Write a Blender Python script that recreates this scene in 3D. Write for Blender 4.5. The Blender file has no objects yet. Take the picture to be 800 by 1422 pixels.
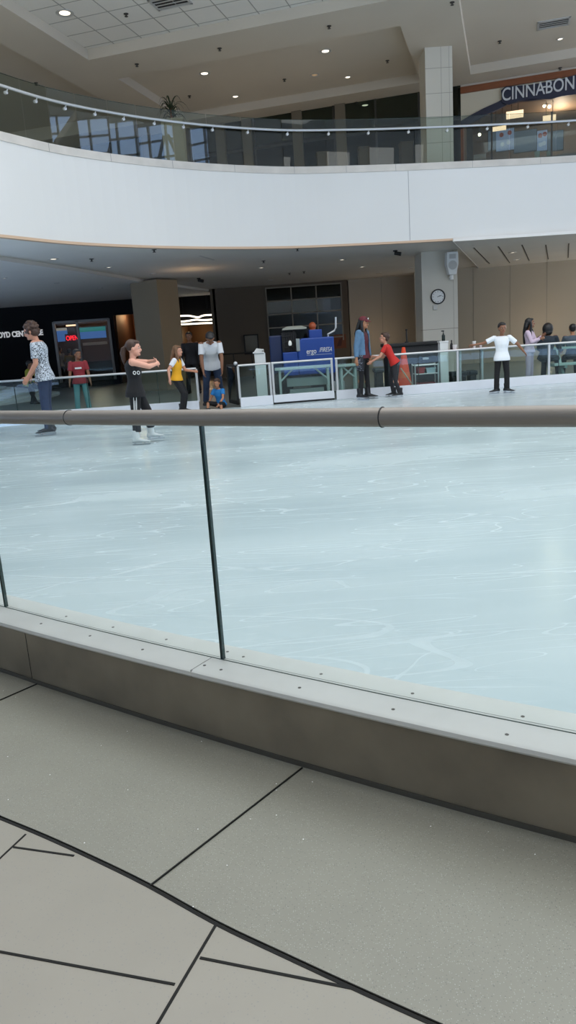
import bpy, bmesh, math, random
from mathutils import Vector, Matrix, Euler, Quaternion
random.seed(7)
C = bpy.context.scene.collection
R_ = math.radians
# ------------------------------------------------------------------ camera
F = 1025.0; TH = R_(13.0); RO = R_(3.9); H = 1.30
FW = Vector((0, math.cos(TH), -math.sin(TH))); UP0 = Vector((0, math.sin(TH), math.cos(TH))); R0 = Vector((1, 0, 0))
CR = R0*math.cos(RO) - UP0*math.sin(RO); CU = R0*math.sin(RO) + UP0*math.cos(RO)
def ray(x, y): return FW*F + CR*(x-400) + CU*(711-y)
def AT(x, y, Y):                       # point seen at a pixel, on the upright plane at depth Y
    d = ray(x, y); return d*(Y/d.y) + Vector((0, 0, H))
def ATZ(x, y, z):                      # point seen at a pixel, at height z
    d = ray(x, y); return d*((z-H)/d.z) + Vector((0, 0, H))
def ATP(x, y, p, n):                   # on a plane through p with normal n
    d = ray(x, y); o = Vector((0, 0, H)); return o + d*((p-o).dot(n)/d.dot(n))
cam_d = bpy.data.cameras.new('camera'); cam = bpy.data.objects.new('camera', cam_d); C.objects.link(cam)
M3 = Matrix((CR, CU, -FW)).transposed()
cam.matrix_world = Matrix.Translation((0, 0, H)) @ M3.to_4x4()
cam_d.sensor_fit = 'HORIZONTAL'; cam_d.sensor_width = 36; cam_d.lens = 36*F/800; cam_d.clip_start = .05; cam_d.clip_end = 300
bpy.context.scene.camera = cam
# ------------------------------------------------------------------ materials
def lin(h):
    h = h.lstrip('#'); v = [int(h[i:i+2], 16)/255 for i in (0, 2, 4)]
    return tuple((c/12.92 if c <= .04045 else ((c+.055)/1.055)**2.4) for c in v) + (1,)
MATS = {}
def mat(name, color, rough=.6, metal=0, var=.0, scale=8, bump=0, bscale=60, emit=0, spec=.5, stretch=None):
    if name in MATS: return MATS[name]
    m = bpy.data.materials.new(name); m.use_nodes = True; nt = m.node_tree; b = nt.nodes['Principled BSDF']
    col = lin(color) if isinstance(color, str) else tuple(color) + (1,)
    b.inputs['Base Color'].default_value = col; b.inputs['Roughness'].default_value = rough; b.inputs['Metallic'].default_value = metal
    b.inputs['Specular IOR Level'].default_value = spec
    tc = nt.nodes.new('ShaderNodeTexCoord'); mp = nt.nodes.new('ShaderNodeMapping'); nt.links.new(tc.outputs['Object'], mp.inputs[0])
    if stretch: mp.inputs['Scale'].default_value = stretch
    if var:
        n = nt.nodes.new('ShaderNodeTexNoise'); n.inputs['Scale'].default_value = scale; n.inputs['Detail'].default_value = 6
        nt.links.new(mp.outputs[0], n.inputs[0])
        r = nt.nodes.new('ShaderNodeValToRGB'); nt.links.new(n.outputs[0], r.inputs[0])
        r.color_ramp.elements[0].position = .3; r.color_ramp.elements[1].position = .7
        r.color_ramp.elements[0].color = tuple(c*(1-var) for c in col[:3]) + (1,)
        r.color_ramp.elements[1].color = tuple(min(1, c*(1+var)) for c in col[:3]) + (1,)
        nt.links.new(r.outputs[0], b.inputs['Base Color'])
    if bump:
        n = nt.nodes.new('ShaderNodeTexNoise'); n.inputs['Scale'].default_value = bscale; nt.links.new(mp.outputs[0], n.inputs[0])
        bp = nt.nodes.new('ShaderNodeBump'); bp.inputs['Strength'].default_value = bump; bp.inputs['Distance'].default_value = .01
        nt.links.new(n.outputs[0], bp.inputs['Height']); nt.links.new(bp.outputs[0], b.inputs['Normal'])
    if emit:
        b.inputs['Emission Color'].default_value = col; b.inputs['Emission Strength'].default_value = emit
    MATS[name] = m; return m
def glass(name, tint, refl=1.0):
    m = bpy.data.materials.new(name); m.use_nodes = True; nt = m.node_tree
    for n in list(nt.nodes): nt.nodes.remove(n)
    o = nt.nodes.new('ShaderNodeOutputMaterial'); mx = nt.nodes.new('ShaderNodeMixShader')
    t = nt.nodes.new('ShaderNodeBsdfTransparent'); g = nt.nodes.new('ShaderNodeBsdfGlossy'); fr = nt.nodes.new('ShaderNodeFresnel')
    t.inputs[0].default_value = tint; g.inputs['Roughness'].default_value = .0; fr.inputs['IOR'].default_value = 1.5
    mu = nt.nodes.new('ShaderNodeMath'); mu.operation = 'MULTIPLY'; mu.inputs[1].default_value = refl
    # a solid pane: fresnel node flips on back faces, so use the incoming angle through Layer-independent geometry
    ge = nt.nodes.new('ShaderNodeNewGeometry'); vm = nt.nodes.new('ShaderNodeVectorMath'); vm.operation = 'DOT_PRODUCT'
    nt.links.new(ge.outputs['Incoming'], vm.inputs[0]); nt.links.new(ge.outputs['Normal'], vm.inputs[1])
    ab = nt.nodes.new('ShaderNodeMath'); ab.operation = 'ABSOLUTE'; nt.links.new(vm.outputs['Value'], ab.inputs[0])
    om = nt.nodes.new('ShaderNodeMath'); om.operation = 'SUBTRACT'; om.inputs[0].default_value = 1; nt.links.new(ab.outputs[0], om.inputs[1])
    pw = nt.nodes.new('ShaderNodeMath'); pw.operation = 'POWER'; pw.inputs[1].default_value = 5; nt.links.new(om.outputs[0], pw.inputs[0])
    sc = nt.nodes.new('ShaderNodeMath'); sc.operation = 'MULTIPLY_ADD'; sc.inputs[1].default_value = .96; sc.inputs[2].default_value = .04
    nt.links.new(pw.outputs[0], sc.inputs[0]); nt.links.new(sc.outputs[0], mu.inputs[0])
    nt.links.new(mu.outputs[0], mx.inputs[0]); nt.links.new(t.outputs[0], mx.inputs[1]); nt.links.new(g.outputs[0], mx.inputs[2]); nt.links.new(mx.outputs[0], o.inputs[0])
    MATS[name] = m; return m
G_clear = glass('clear_glass', (.95, .985, .98, 1)); G_far = glass('green_glass', (.80, .90, .885, 1), .55); G_shop = glass('shop_glass', (.93, .94, .94, 1), .3); G_dark = glass('smoked_glass', (.45, .52, .5, 1)); G_up = glass('balcony_glass', (.78, .83, .80, 1))
white_paint = mat('fascia_white', '#d5d4cf', .55, var=.01, scale=1)
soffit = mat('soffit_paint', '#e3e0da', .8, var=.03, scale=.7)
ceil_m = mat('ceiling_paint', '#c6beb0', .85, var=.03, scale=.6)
stone = mat('ledge_stone', '#c4beb4', .4, var=.1, scale=2.5)
brass = mat('shadow_gap_trim', '#c9ab8e', .5)
cap_m = mat('cap_board', '#d2d1cb', .35, var=.04, scale=6)
kick_m = mat('kick_panel', '#857b6b', .42, metal=.25, var=.26, scale=3.2, bump=.05, bscale=6)
kickw = mat('white_board', '#d8dbe0', .4, var=.02, scale=4)
steel = mat('brushed_steel', '#948c83', .5, metal=.35, var=.06, scale=6, stretch=(1, 1, 40))
rail_w = mat('pale_steel', '#c5c6c6', .35, metal=.5)
seal = mat('glass_edge', '#1d2f2b', .2)
edge_m = mat('glass_edge_green', '#1f3b36', .15)
black = mat('black', '#0d0d0e', .5); blackwall = mat('black_wall', '#08080a', .6, spec=.15)
dark = mat('charcoal', '#1c1b1b', .6); brownwall = mat('taupe_wall', '#5f5447', .75, var=.04, scale=.8)
panelw = mat('wall_panel', '#b5aa97', .6, var=.03, scale=.7); colm = mat('column_panel', '#c9c4b7', .55, var=.03, scale=1)
colb = mat('column_brown', '#87775f', .6, var=.04, scale=1)
grey = mat('grey_paint', '#8b8b89', .6); metal = mat('aluminium', '#8a8a8a', .4, metal=.6)
white = mat('white_plastic', '#dedfdd', .45); cream = mat('cream_wall', '#cdc6b2', .7)
screwm = mat('screw_metal', '#5a5651', .4, metal=.5)
wood = mat('orange_wood', '#7c4626', .5, var=.15, scale=3, stretch=(1, 1, 8))
# terrazzo and smooth floor slabs
def floor_mat(name, c0, speck, dense):
    m = mat(name, c0, .38, var=.05, scale=3); nt = m.node_tree; b = nt.nodes['Principled BSDF']
    src = b.inputs['Base Color'].links[0].from_socket; tc = nt.nodes['Texture Coordinate']
    last = src
    for sc, thr, col, amt in speck:
        v = nt.nodes.new('ShaderNodeTexVoronoi'); v.inputs['Scale'].default_value = sc; nt.links.new(tc.outputs['Object'], v.inputs[0])
        sp = nt.nodes.new('ShaderNodeSeparateColor'); nt.links.new(v.outputs['Color'], sp.inputs[0])
        a = nt.nodes.new('ShaderNodeMath'); a.operation = 'LESS_THAN'; a.inputs[1].default_value = thr; nt.links.new(v.outputs['Distance'], a.inputs[0])
        c = nt.nodes.new('ShaderNodeMath'); c.operation = 'GREATER_THAN'; c.inputs[1].default_value = 1-dense*amt; nt.links.new(sp.outputs[0], c.inputs[0])
        mu = nt.nodes.new('ShaderNodeMath'); mu.operation = 'MULTIPLY'; nt.links.new(a.outputs[0], mu.inputs[0]); nt.links.new(c.outputs[0], mu.inputs[1])
        mx = nt.nodes.new('ShaderNodeMix'); mx.data_type = 'RGBA'; nt.links.new(mu.outputs[0], mx.inputs[0]); nt.links.new(last, mx.inputs[6]); mx.inputs[7].default_value = lin(col)
        last = mx.outputs[2]
    nt.links.new(last, b.inputs['Base Color']); return m
terrazzo = floor_mat('terrazzo', '#928f82', [(190, .28, '#7d7b73', .6), (240, .28, '#adaba1', .6), (55, .11, '#ffffff', .06)], .5)
smoothf = floor_mat('smooth_tile', '#a09a8d', [(150, .25, '#94928a', .6)], .5)
# ice
def ice_mat():
    m = mat('ice', '#cfdcde', .22, var=.0); nt = m.node_tree; b = nt.nodes['Principled BSDF']; L = nt.links
    tc = nt.nodes['Texture Coordinate']
    def noise(scale, detail, stretch=(1, 1, 1), dist=0, rot=0):
        mp = nt.nodes.new('ShaderNodeMapping'); mp.inputs['Scale'].default_value = stretch; mp.inputs['Rotation'].default_value = (0, 0, rot); L.new(tc.outputs['Object'], mp.inputs[0])
        n = nt.nodes.new('ShaderNodeTexNoise'); n.inputs['Scale'].default_value = scale; n.inputs['Detail'].default_value = detail; n.inputs['Distortion'].default_value = dist
        L.new(mp.outputs[0], n.inputs[0]); return n.outputs[0]
    def mth(op, a, b2, c=None):
        n = nt.nodes.new('ShaderNodeMath'); n.operation = op
        for i, v in enumerate((a, b2) + ((c,) if c is not None else ())):
            if isinstance(v, (int, float)): n.inputs[i].default_value = v
            else: L.new(v, n.inputs[i])
        return n.outputs[0]
    def line(n, w):   # thin contour of a noise field = a curved skate scratch
        d = mth('ABSOLUTE', mth('SUBTRACT', n, .5), 0); r = mth('SUBTRACT', 1, mth('DIVIDE', d, w)); return mth('MAXIMUM', r, 0)
    s1 = line(noise(1.0, 0, (.22, 1.7, 1), .25, .1), .0035); s2 = line(noise(1.3, 0, (.25, 2.0, 1), .3, .7), .004); s3 = line(noise(1.6, 0, (.3, 2.0, 1), .3, -.5), .0045); s4 = line(noise(2.6, 0, (.22, 1.8, 1), .35, .3), .0045)
    s5 = line(noise(3.4, 0, (.25, 1.7, 1), .3, -.15), .0055)
    msk = nt.nodes.new('ShaderNodeMapRange'); L.new(noise(.8, 4, (1, 1.5, 1)), msk.inputs[0]); msk.inputs[1].default_value = .42; msk.inputs[2].default_value = .66
    sc = mth('MULTIPLY', mth('MINIMUM', mth('ADD', mth('ADD', mth('ADD', s1, s2), mth('ADD', s3, s4)), s5), 1), mth('ADD', mth('MULTIPLY', msk.outputs[0], .8), .12))
    cloud = nt.nodes.new('ShaderNodeMapRange'); L.new(noise(.35, 5, (1, 3, 1), .5), cloud.inputs[0]); cloud.inputs[1].default_value = .35; cloud.inputs[2].default_value = .7
    snow = nt.nodes.new('ShaderNodeMapRange'); L.new(noise(9, 6, (1, 4, 1), .4, .2), snow.inputs[0]); snow.inputs[1].default_value = .6; snow.inputs[2].default_value = .74
    sn = mth('MULTIPLY', snow.outputs[0], mth('MULTIPLY', msk.outputs[0], .6))
    r = nt.nodes.new('ShaderNodeMix'); r.data_type = 'RGBA'; L.new(cloud.outputs[0], r.inputs[0]); r.inputs[6].default_value = lin('#b4c2c6'); r.inputs[7].default_value = lin('#c8d3d5')
    r2 = nt.nodes.new('ShaderNodeMix'); r2.data_type = 'RGBA'; L.new(mth('MINIMUM', mth('ADD', mth('MULTIPLY', sc, .34), mth('MULTIPLY', sn, .9)), 1), r2.inputs[0]); L.new(r.outputs[2], r2.inputs[6]); r2.inputs[7].default_value = lin('#f2f6f7')
    L.new(r2.outputs[2], b.inputs['Base Color'])
    ro = mth('ADD', mth('MULTIPLY', cloud.outputs[0], .1), mth('ADD', mth('MULTIPLY', sc, .22), .2)); L.new(ro, b.inputs['Roughness'])
    bp = nt.nodes.new('ShaderNodeBump'); bp.inputs['Strength'].default_value = .12; bp.inputs['Distance'].default_value = .002; L.new(sc, bp.inputs['Height']); L.new(bp.outputs[0], b.inputs['Normal'])
    return m
ice_m = ice_mat()
# ------------------------------------------------------------------ mesh builder
def frame_of(d):
    d = Vector(d).normalized(); a = Vector((0, 0, 1)) if abs(d.z) < .9 else Vector((1, 0, 0))
    u = d.cross(a).normalized(); return u, d.cross(u).normalized(), d
class MB:
    def __init__(s): s.b = bmesh.new(); s.mi = 0
    def face(s, vs):
        try: f = s.b.faces.new(vs); f.material_index = s.mi; return f
        except ValueError: return None
    def poly(s, pts): return s.face([s.b.verts.new(p) for p in pts])
    def loft(s, rings, caps=True):
        V = [[s.b.verts.new(p) for p in r] for r in rings]; n = len(V[0])
        for a, b in zip(V, V[1:]):
            for i in range(n): s.face([a[i], a[(i+1) % n], b[(i+1) % n], b[i]])
        if caps: s.face(V[0][::-1]); s.face(V[-1])
        return s
    def box(s, lo, hi, M=None):
        x0, y0, z0 = lo; x1, y1, z1 = hi
        P = [Vector(p) for p in ((x0, y0, z0), (x1, y0, z0), (x1, y1, z0), (x0, y1, z0), (x0, y0, z1), (x1, y0, z1), (x1, y1, z1), (x0, y1, z1))]
        if M is not None: P = [M @ p for p in P]
        v = [s.b.verts.new(p) for p in P]
        for f in ((3, 2, 1, 0), (4, 5, 6, 7), (0, 1, 5, 4), (1, 2, 6, 5), (2, 3, 7, 6), (3, 0, 4, 7)): s.face([v[i] for i in f])
        return s
    def tube(s, p0, p1, r0, r1=None, n=14, caps=True):
        r1 = r0 if r1 is None else r1; p0 = Vector(p0); p1 = Vector(p1); u, w, d = frame_of(p1-p0)
        return s.loft([[p + u*math.cos(2*math.pi*i/n)*r + w*math.sin(2*math.pi*i/n)*r for i in range(n)] for p, r in ((p0, r0), (p1, r1))], caps)
    def path(s, pts, r, n=12, ry=None, caps=True):
        pts = [Vector(p) for p in pts]; rings = []
        for i, p in enumerate(pts):
            d = (pts[min(i+1, len(pts)-1)] - pts[max(i-1, 0)]).normalized(); a = Vector((0, 0, 1)) if abs(d.z) < .95 else Vector((0, 1, 0))
            u = d.cross(a).normalized(); w = u.cross(d).normalized()
            rings.append([p + u*math.cos(2*math.pi*k/n)*r + w*math.sin(2*math.pi*k/n)*(ry or r) for k in range(n)])
        return s.loft(rings, caps)
    def ell(s, c, r, M=None, n=12, m=8):
        c = Vector(c); r = (r, r, r) if isinstance(r, (int, float)) else r; M = M or Matrix.Identity(3)
        rings = []
        for j in range(1, m):
            t = math.pi*j/m
            rings.append([c + M @ Vector((math.sin(t)*math.cos(2*math.pi*i/n)*r[0], math.sin(t)*math.sin(2*math.pi*i/n)*r[1], math.cos(t)*r[2])) for i in range(n)])
        V = [[s.b.verts.new(p) for p in g] for g in rings]; a = s.b.verts.new(c + M @ Vector((0, 0, r[2]))); b = s.b.verts.new(c - M @ Vector((0, 0, r[2])))
        for g, h in zip(V, V[1:]):
            for i in range(n): s.face([g[i], h[i], h[(i+1) % n], g[(i+1) % n]])
        for i in range(n): s.face([a, V[0][i], V[0][(i+1) % n]]); s.face([b, V[-1][(i+1) % n], V[-1][i]])
        return s
    def cap(s, p0, p1, r0, r1, n=12): s.tube(p0, p1, r0, r1, n); s.ell(p0, r0*.995, n=n, m=7); s.ell(p1, r1*.995, n=n, m=7); return s
    def prism(s, pts, z0, z1):
        s.loft([[Vector((p[0], p[1], z0)) for p in pts], [Vector((p[0], p[1], z1)) for p in pts]]); return s
    def extrude(s, pts, v):
        v = Vector(v); s.loft([[Vector(p) for p in pts], [Vector(p)+v for p in pts]]); return s
    def lathe(s, c, prof, n=20, axis=None):
        c = Vector(c); M = Matrix.Identity(3) if axis is None else Vector((0, 0, 1)).rotation_difference(Vector(axis)).to_matrix()
        s.loft([[c + M @ Vector((r*math.cos(2*math.pi*i/n), r*math.sin(2*math.pi*i/n), z)) for i in range(n)] for r, z in prof]); return s
    def build(s, name, m, parent=None, smooth=False, remesh=0, sm=3, bevel=0):
        bmesh.ops.recalc_face_normals(s.b, faces=s.b.faces[:]) if s.b.faces else None
        me = bpy.data.meshes.new(name); s.b.to_mesh(me); s.b.free()
        mats = m if isinstance(m, (list, tuple)) else [m]
        o = bpy.data.objects.new(name, me)
        for q in mats: me.materials.append(q)
        C.objects.link(o)
        if remesh:
            md = o.modifiers.new('r', 'REMESH'); md.mode = 'VOXEL'; md.voxel_size = remesh
            if sm: ms = o.modifiers.new('s', 'SMOOTH'); ms.iterations = sm; ms.factor = .5
            dg = bpy.context.evaluated_depsgraph_get(); dg.update(); me2 = bpy.data.meshes.new_from_object(o.evaluated_get(dg))
            o.modifiers.clear(); o.data = me2; me2.name = name
            if not me2.materials:
                for q in mats: me2.materials.append(q)
            smooth = True
        if bevel:
            md = o.modifiers.new('bevel', 'BEVEL'); md.width = bevel; md.segments = 2; md.limit_method = 'ANGLE'
        if smooth:
            for p in o.data.polygons: p.use_smooth = True
        if smooth == 'auto':
            o.data.set_sharp_from_angle(angle=R_(35))
        if parent: setpar(o, parent)
        return o
WL = {}
def setpar(o, parent):
    o.parent = parent
    # parts are modelled where they stand; a part's own frame is already the world, only an Empty has an offset
    o.matrix_parent_inverse = Matrix.Translation(-parent.location) if parent.type == 'EMPTY' and not parent.get('_local') else Matrix.Identity(4)
def thing(name, label, cat, loc=(0, 0, 0), group=None, rotz=0, local=False):
    o = bpy.data.objects.new(name, None); C.objects.link(o); o.location = loc; o.rotation_euler = (0, 0, rotz); o.empty_display_size = .1
    return tag(o, label, cat, group)
def tag(o, label, cat, group=None, kind=None):
    o['label'] = label; o['category'] = cat
    if group: o['group'] = group
    if kind: o['kind'] = kind
    return o
def struct(o, label=None):
    o['kind'] = 'structure'
    if label: o['label'] = label
    return o
def local(o):      # child whose vertices are already in its thing's own frame
    o.matrix_parent_inverse = Matrix.Identity(4); return o
def text_mesh(name, body, size, depth, m, parent=None, M=None, bold=0, shear=0, width=None):
    cu = bpy.data.curves.new(name, 'FONT'); cu.body = body; cu.size = size; cu.extrude = depth; cu.offset = bold; cu.shear = shear; cu.align_x = 'LEFT'; cu.align_y = 'BOTTOM_BASELINE'
    t = bpy.data.objects.new('tmp', cu); C.objects.link(t); dg = bpy.context.evaluated_depsgraph_get(); dg.update()
    me = bpy.data.meshes.new_from_object(t.evaluated_get(dg)); bpy.data.objects.remove(t); me.name = name
    xs = [v.co.x for v in me.vertices]
    if width: k = width/(max(xs)-min(xs))
    else: k = 1
    x0 = min(xs)
    for v in me.vertices: v.co.x = (v.co.x - x0)*k
    if M is not None: me.transform(M)
    me.materials.clear(); me.materials.append(m)
    o = bpy.data.objects.new(name, me); C.objects.link(o)
    if parent: setpar(o, parent)
    return o
def basis(o, x, y):     # text frame: x along the text, y up the letters, z out
    x = Vector(x).normalized(); y = Vector(y).normalized(); z = x.cross(y)
    return Matrix.Translation(o) @ Matrix((x, y, z)).transposed().to_4x4()
def smooth_line(P, k=8):
    P = [Vector(p) for p in P]; out = []
    for i in range(len(P)-1):
        a = P[max(i-1, 0)]; b = P[i]; c = P[i+1]; d = P[min(i+2, len(P)-1)]
        for j in range(k):
            t = j/k; out.append(.5*((2*b) + (c-a)*t + (2*a-5*b+4*c-d)*t*t + (3*b-a-3*c+d)*t**3))
    out.append(P[-1]); return out
def offset(P, d):       # sideways offset of a ground line (left of travel positive)
    out = []
    for i, p in enumerate(P):
        t = (P[min(i+1, len(P)-1)] - P[max(i-1, 0)]); n = Vector((-t.y, t.x, 0)).normalized(); out.append(p + n*d)
    return out
def strip(mb, P, d0, d1, z0, z1):   # a solid running along the line P between two side offsets
    A = offset(P, d0); B = offset(P, d1)
    mb.loft([[Vector((a.x, a.y, z0)), Vector((b.x, b.y, z0)), Vector((b.x, b.y, z1)), Vector((a.x, a.y, z1))] for a, b in zip(A, B)]); return mb

# ================================================================== SETTING
ICE = .05
gy = lambda x: 2.196 - .655*x + .035*x*x
near = [Vector((-9 + .25*i, gy(-9 + .25*i), 0)) for i in range(53)]          # glass line, left to right
# --- the camera-side floor
m = MB(); edge = offset(near, -.10)
m.prism([(-14, -8), (5, -8)] + [(p.x, p.y) for p in edge[::-1]] + [(-14, edge[0].y)], -.2, 0)
floor = struct(m.build('floor', terrazzo))
# joints of the paving: the seam between the speckled border and the plain tiles, and the tile joints
seam_px = [(-60, 1112), (0, 1138), (60, 1163), (130, 1195), (205, 1232), (300, 1285), (390, 1328), (480, 1370), (595, 1422), (700, 1468)]
seam = smooth_line([ATZ(x, y, 0) for x, y in seam_px], 4)
seam = [seam[0] + (seam[0]-seam[4])*6] + seam
m = MB(); m.poly([Vector((p.x, p.y, .003)) for p in seam] + [Vector((2, -2, .003)), Vector((-6, -2, .003))])
struct(m.build('floor_plain_tiles', smoothf, floor))
jm = mat('joint_black', '#14130f', .8); j2 = mat('joint_strip', '#4c4942', .6)
def joint(mb, P, w, z):
    A = offset(P, w/2); B = offset(P, -w/2)
    mb.loft([[Vector((a.x, a.y, z)), Vector((b.x, b.y, z)), Vector((b.x, b.y, z-.004)), Vector((a.x, a.y, z-.004))] for a, b in zip(A, B)])
m = MB(); joint(m, seam, .008, .0045); joint(m, offset(seam, .009), .0022, .0042)
for a, b, w in (((420, 1067), (206, 1233), .0035), ((57, 948), (0, 973), .003), ((300, 1286), (212, 1436), .0065), ((-40, 1316), (243, 1369), .006), ((278, 1332), (487, 1374), .0065),
             ((36, 1160), (-30, 1222), .005), ((19, 1178), (103, 1190), .006)):
    joint(m, [ATZ(*a, 0), ATZ(*b, 0)], w, .0046)
struct(m.build('floor_joint', jm, floor))
# --- ice and the concourse floor round the rink
far = smooth_line([(-13, 18.6, 0), (-9, 16.9, 0), (-6.2, 15.6, 0), (-5.0, 15.3, 0), (-3.8, 15.22, 0), (-1.62, 15.25, 0), (-.83, 15.28, 0), (-.10, 15.38, 0), (1.15, 15.52, 0), (2.7, 15.55, 0), (4.0, 15.68, 0), (5.2, 15.8, 0), (6.4, 15.75, 0), (9, 15.2, 0), (12, 13.8, 0), (14.5, 11, 0)], 6)
m = MB(); inn = offset(near, .02)
m.prism([(p.x, p.y) for p in inn] + [(14.5, 1.5)] + [(p.x, p.y) for p in far[::-1]], -.2, ICE)
struct(m.build('ice_rink', ice_m), 'pale blue skating ice covered in curved white skate scratches')
m = MB(); back = [(p.x, p.y) for p in offset(far, .02)]
m.prism(back + [(20, 11), (20, 36), (-20, 36), (-20, 18)], -.2, ICE-.002)
concf = mat('concourse_floor', '#6f726f', .35, var=.05, scale=1.5)
struct(m.build('floor_concourse', concf))
# --- slab of the upper level
slab = smooth_line([(-7.6, 3, 0), (-7.2, 8, 0), (-6.55, 10.6, 0), (-5.75, 12.3, 0), (-4.74, 13.86, 0), (-3.85, 15.29, 0), (-2.65, 16.49, 0), (-1.21, 17.5, 0), (.42, 18.28, 0), (1.9, 18.62, 0), (3.39, 18.85, 0), (5.74, 19.08, 0), (7.56, 19.18, 0), (10, 19.1, 0), (13, 18.7, 0), (18, 17.6, 0)], 6)
SZ0, SZ1 = 3.45, 5.05
m = MB(); m.prism([(p.x, p.y) for p in offset(slab, .05)] + [(20, 36), (-20, 36), (-20, 3)], SZ0, 5.15)
struct(m.build('ceiling_lower', soffit))
m = MB(); strip(m, slab, 0, .08, SZ0+.02, SZ1); struct(m.build('wall_balcony_fascia', white_paint), 'broad white curved fascia of the upper floor')
pz = [i for i, p in enumerate(slab)]
m = MB(); q = AT(570, 290, 18.8); k = min(pz, key=lambda i: abs(slab[i].x - 3.35)); t = (slab[k+1]-slab[k]).normalized(); n = Vector((-t.y, t.x, 0)); p = slab[k]
m.poly([p - n*.003 + Vector((0, 0, z)) + t*s for s, z in ((0, SZ0+.03), (.012, SZ0+.03), (.012, SZ1-.01), (0, SZ1-.01))]); struct(m.build('trim_1', grey))
m = MB(); strip(m, slab, -.012, .10, SZ0-.03, SZ0+.02); struct(m.build('trim_2', brass))
m = MB(); strip(m, slab, -.015, .45, SZ1, SZ1+.15)
struct(m.build('trim_3', stone), 'pale stone ledge under the balcony glass')
m = MB()
for i in range(4, len(slab)-2, 5):
    t = (slab[i+1]-slab[i]).normalized(); n = Vector((-t.y, t.x, 0)); p = slab[i]
    m.box((0, 0, 0), (.008, .003, .15), Matrix.Translation(p - n*.0175 + Vector((0, 0, SZ1))) @ Matrix((t, n, Vector((0, 0, 1)))).transposed().to_4x4())
struct(m.build('trim_4', grey))
# upper floor surface is the slab top. lower ceiling drops: left part and right tiled part
LL = [(-7.6, 10), (-6.6, 13.3), (-5.72, 16.53), (-4.96, 19.37), (-3.95, 23.89), (-2.47, 29.83), (-1.5, 33.5)]
m = MB(); m.prism([(p[0], p[1]) for p in LL] + [(-19.8, 33.5), (-19.8, 10)], 3.37, 3.46); struct(m.build('ceiling_left', soffit))
lst = MB(); strip(lst, [Vector((p[0], p[1], 0)) for p in LL], -.012, .0, 3.365, 3.452); struct(lst.build('trim_5', mat('strip_pale', '#c2c2c0', .6)))
ra = ATZ(641, 347, 3.39); rb = ATZ(664, 371, 3.39); rd = (rb-ra).normalized()
m = MB(); r0 = ra - rd*2.2; r1 = rb + rd*3
m.prism([(r0.x, r0.y), (15.8, 19.3), (15.8, 32), (r1.x, r1.y)], 3.39, 3.46); struct(m.build('ceiling_tiled_right', soffit))
m = MB(); strip(m, [r0, r1], .0, .014, 3.38, 3.452); struct(m.build('trim_6', mat('strip_pale', '#c2c2c0', .6)))
m = MB()
for a, b in (((658, 344), (680, 366)), ((692, 342), (708, 365)), ((725, 340), (735, 362)), ((758, 340), (761.5, 360)), ((790, 338), (789, 358))):
    joint(m, [ATZ(*a, 3.388), ATZ(*b, 3.388)], .03, 3.389)
struct(m.build('ceiling_joint', dark))
# --- lower back walls
def wall(name, a, b, z0, z1, th, mt, holes=()):
    a = Vector((a[0], a[1], 0)); b = Vector((b[0], b[1], 0)); t = (b-a).normalized(); n = Vector((-t.y, t.x, 0)); L = (b-a).length
    M = Matrix.Translation(a) @ Matrix((t, n, Vector((0, 0, 1)))).transposed().to_4x4(); m = MB()
    us = sorted({0, L} | {h[0] for h in holes} | {h[1] for h in holes}); vs = sorted({z0, z1} | {h[2] for h in holes} | {h[3] for h in holes})
    for u0, u1 in zip(us, us[1:]):
        for v0, v1 in zip(vs, vs[1:]):
            if any(h[0]-1e-6 <= u0 and u1 <= h[1]+1e-6 and h[2]-1e-6 <= v0 and v1 <= h[3]+1e-6 for h in holes): continue
            m.box((u0, 0, v0), (u1, th, v1), M)
    return struct(m.build(name, mt)), M
WY = 29.7
# right of the window: panelled wall, then wall right of the column
w, M = wall('wall_back_centre', (AT(484, 400, WY).x, WY), (6.6, WY), 0, 3.5, .2, panelw)
wr0 = Vector((5.2, 28.25, 0)); wr1 = Vector((15.9, 25.2, 0)); wt = (wr1-wr0).normalized(); wn = Vector((-wt.y, wt.x, 0))
w, M = wall('wall_back_right', wr0, wr1, 0, 3.46, .2, panelw)
m = MB()
for x in (657, 708, 759, 812):
    p = ATP(x, 420, wr0, wn); MM = Matrix.Translation((p.x, p.y, 0)) @ Matrix((wt, wn, Vector((0, 0, 1)))).transposed().to_4x4(); m.box((0, -.006, 0), (.018, .0, 3.4), MM)
for x in (530,):
    p = AT(x, 420, WY); m.box((p.x, WY-.006, 0), (p.x+.018, WY, 3.5))
struct(m.build('trim_7', mat('seam_dark', '#958f82', .6)))
# taupe wall with the tall gridded window
x0 = AT(297, 430, WY).x; x1 = AT(484, 430, WY).x; wx0 = AT(371, 430, WY).x; wx1 = AT(475, 430, WY).x
wz1 = 3.34; wz0 = AT(430, 487, WY).z
w, M = wall('wall_back_taupe', (x0, WY), (x1, WY), 0, 3.5, .2, brownwall, [(wx0-x0, wx1-x0, 1.2, wz1)])
m = MB(); fr = .045; W = wx1-wx0
for k in range(4): m.box((wx0+W*k/3-fr/2, WY-.03, 1.2), (wx0+W*k/3+fr/2, WY+.06, wz1))
for k in range(5): z = wz1 - k*.50; m.box((wx0-fr/2, WY-.03, z-fr/2), (wx1+fr/2, WY+.06, z+fr/2))
win = struct(m.build('window_1', mat('window_frame_grey', '#8d877b', .5)))
m = MB(); m.box((wx0, WY+.02, 1.2), (wx1, WY+.03, wz1)); struct(m.build('pane', G_dark, win))
m = MB(); m.box((wx0-.3, WY+2.2, 0), (wx1+.3, WY+2.3, 3.5)); m.box((wx0-.4, WY+.2, 0), (wx0-.3, WY+2.3, 3.5)); m.box((wx1+.3, WY+.2, 0), (wx1+.4, WY+2.3, 3.5)); struct(m.build('wall_room_behind_window', dark))
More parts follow.
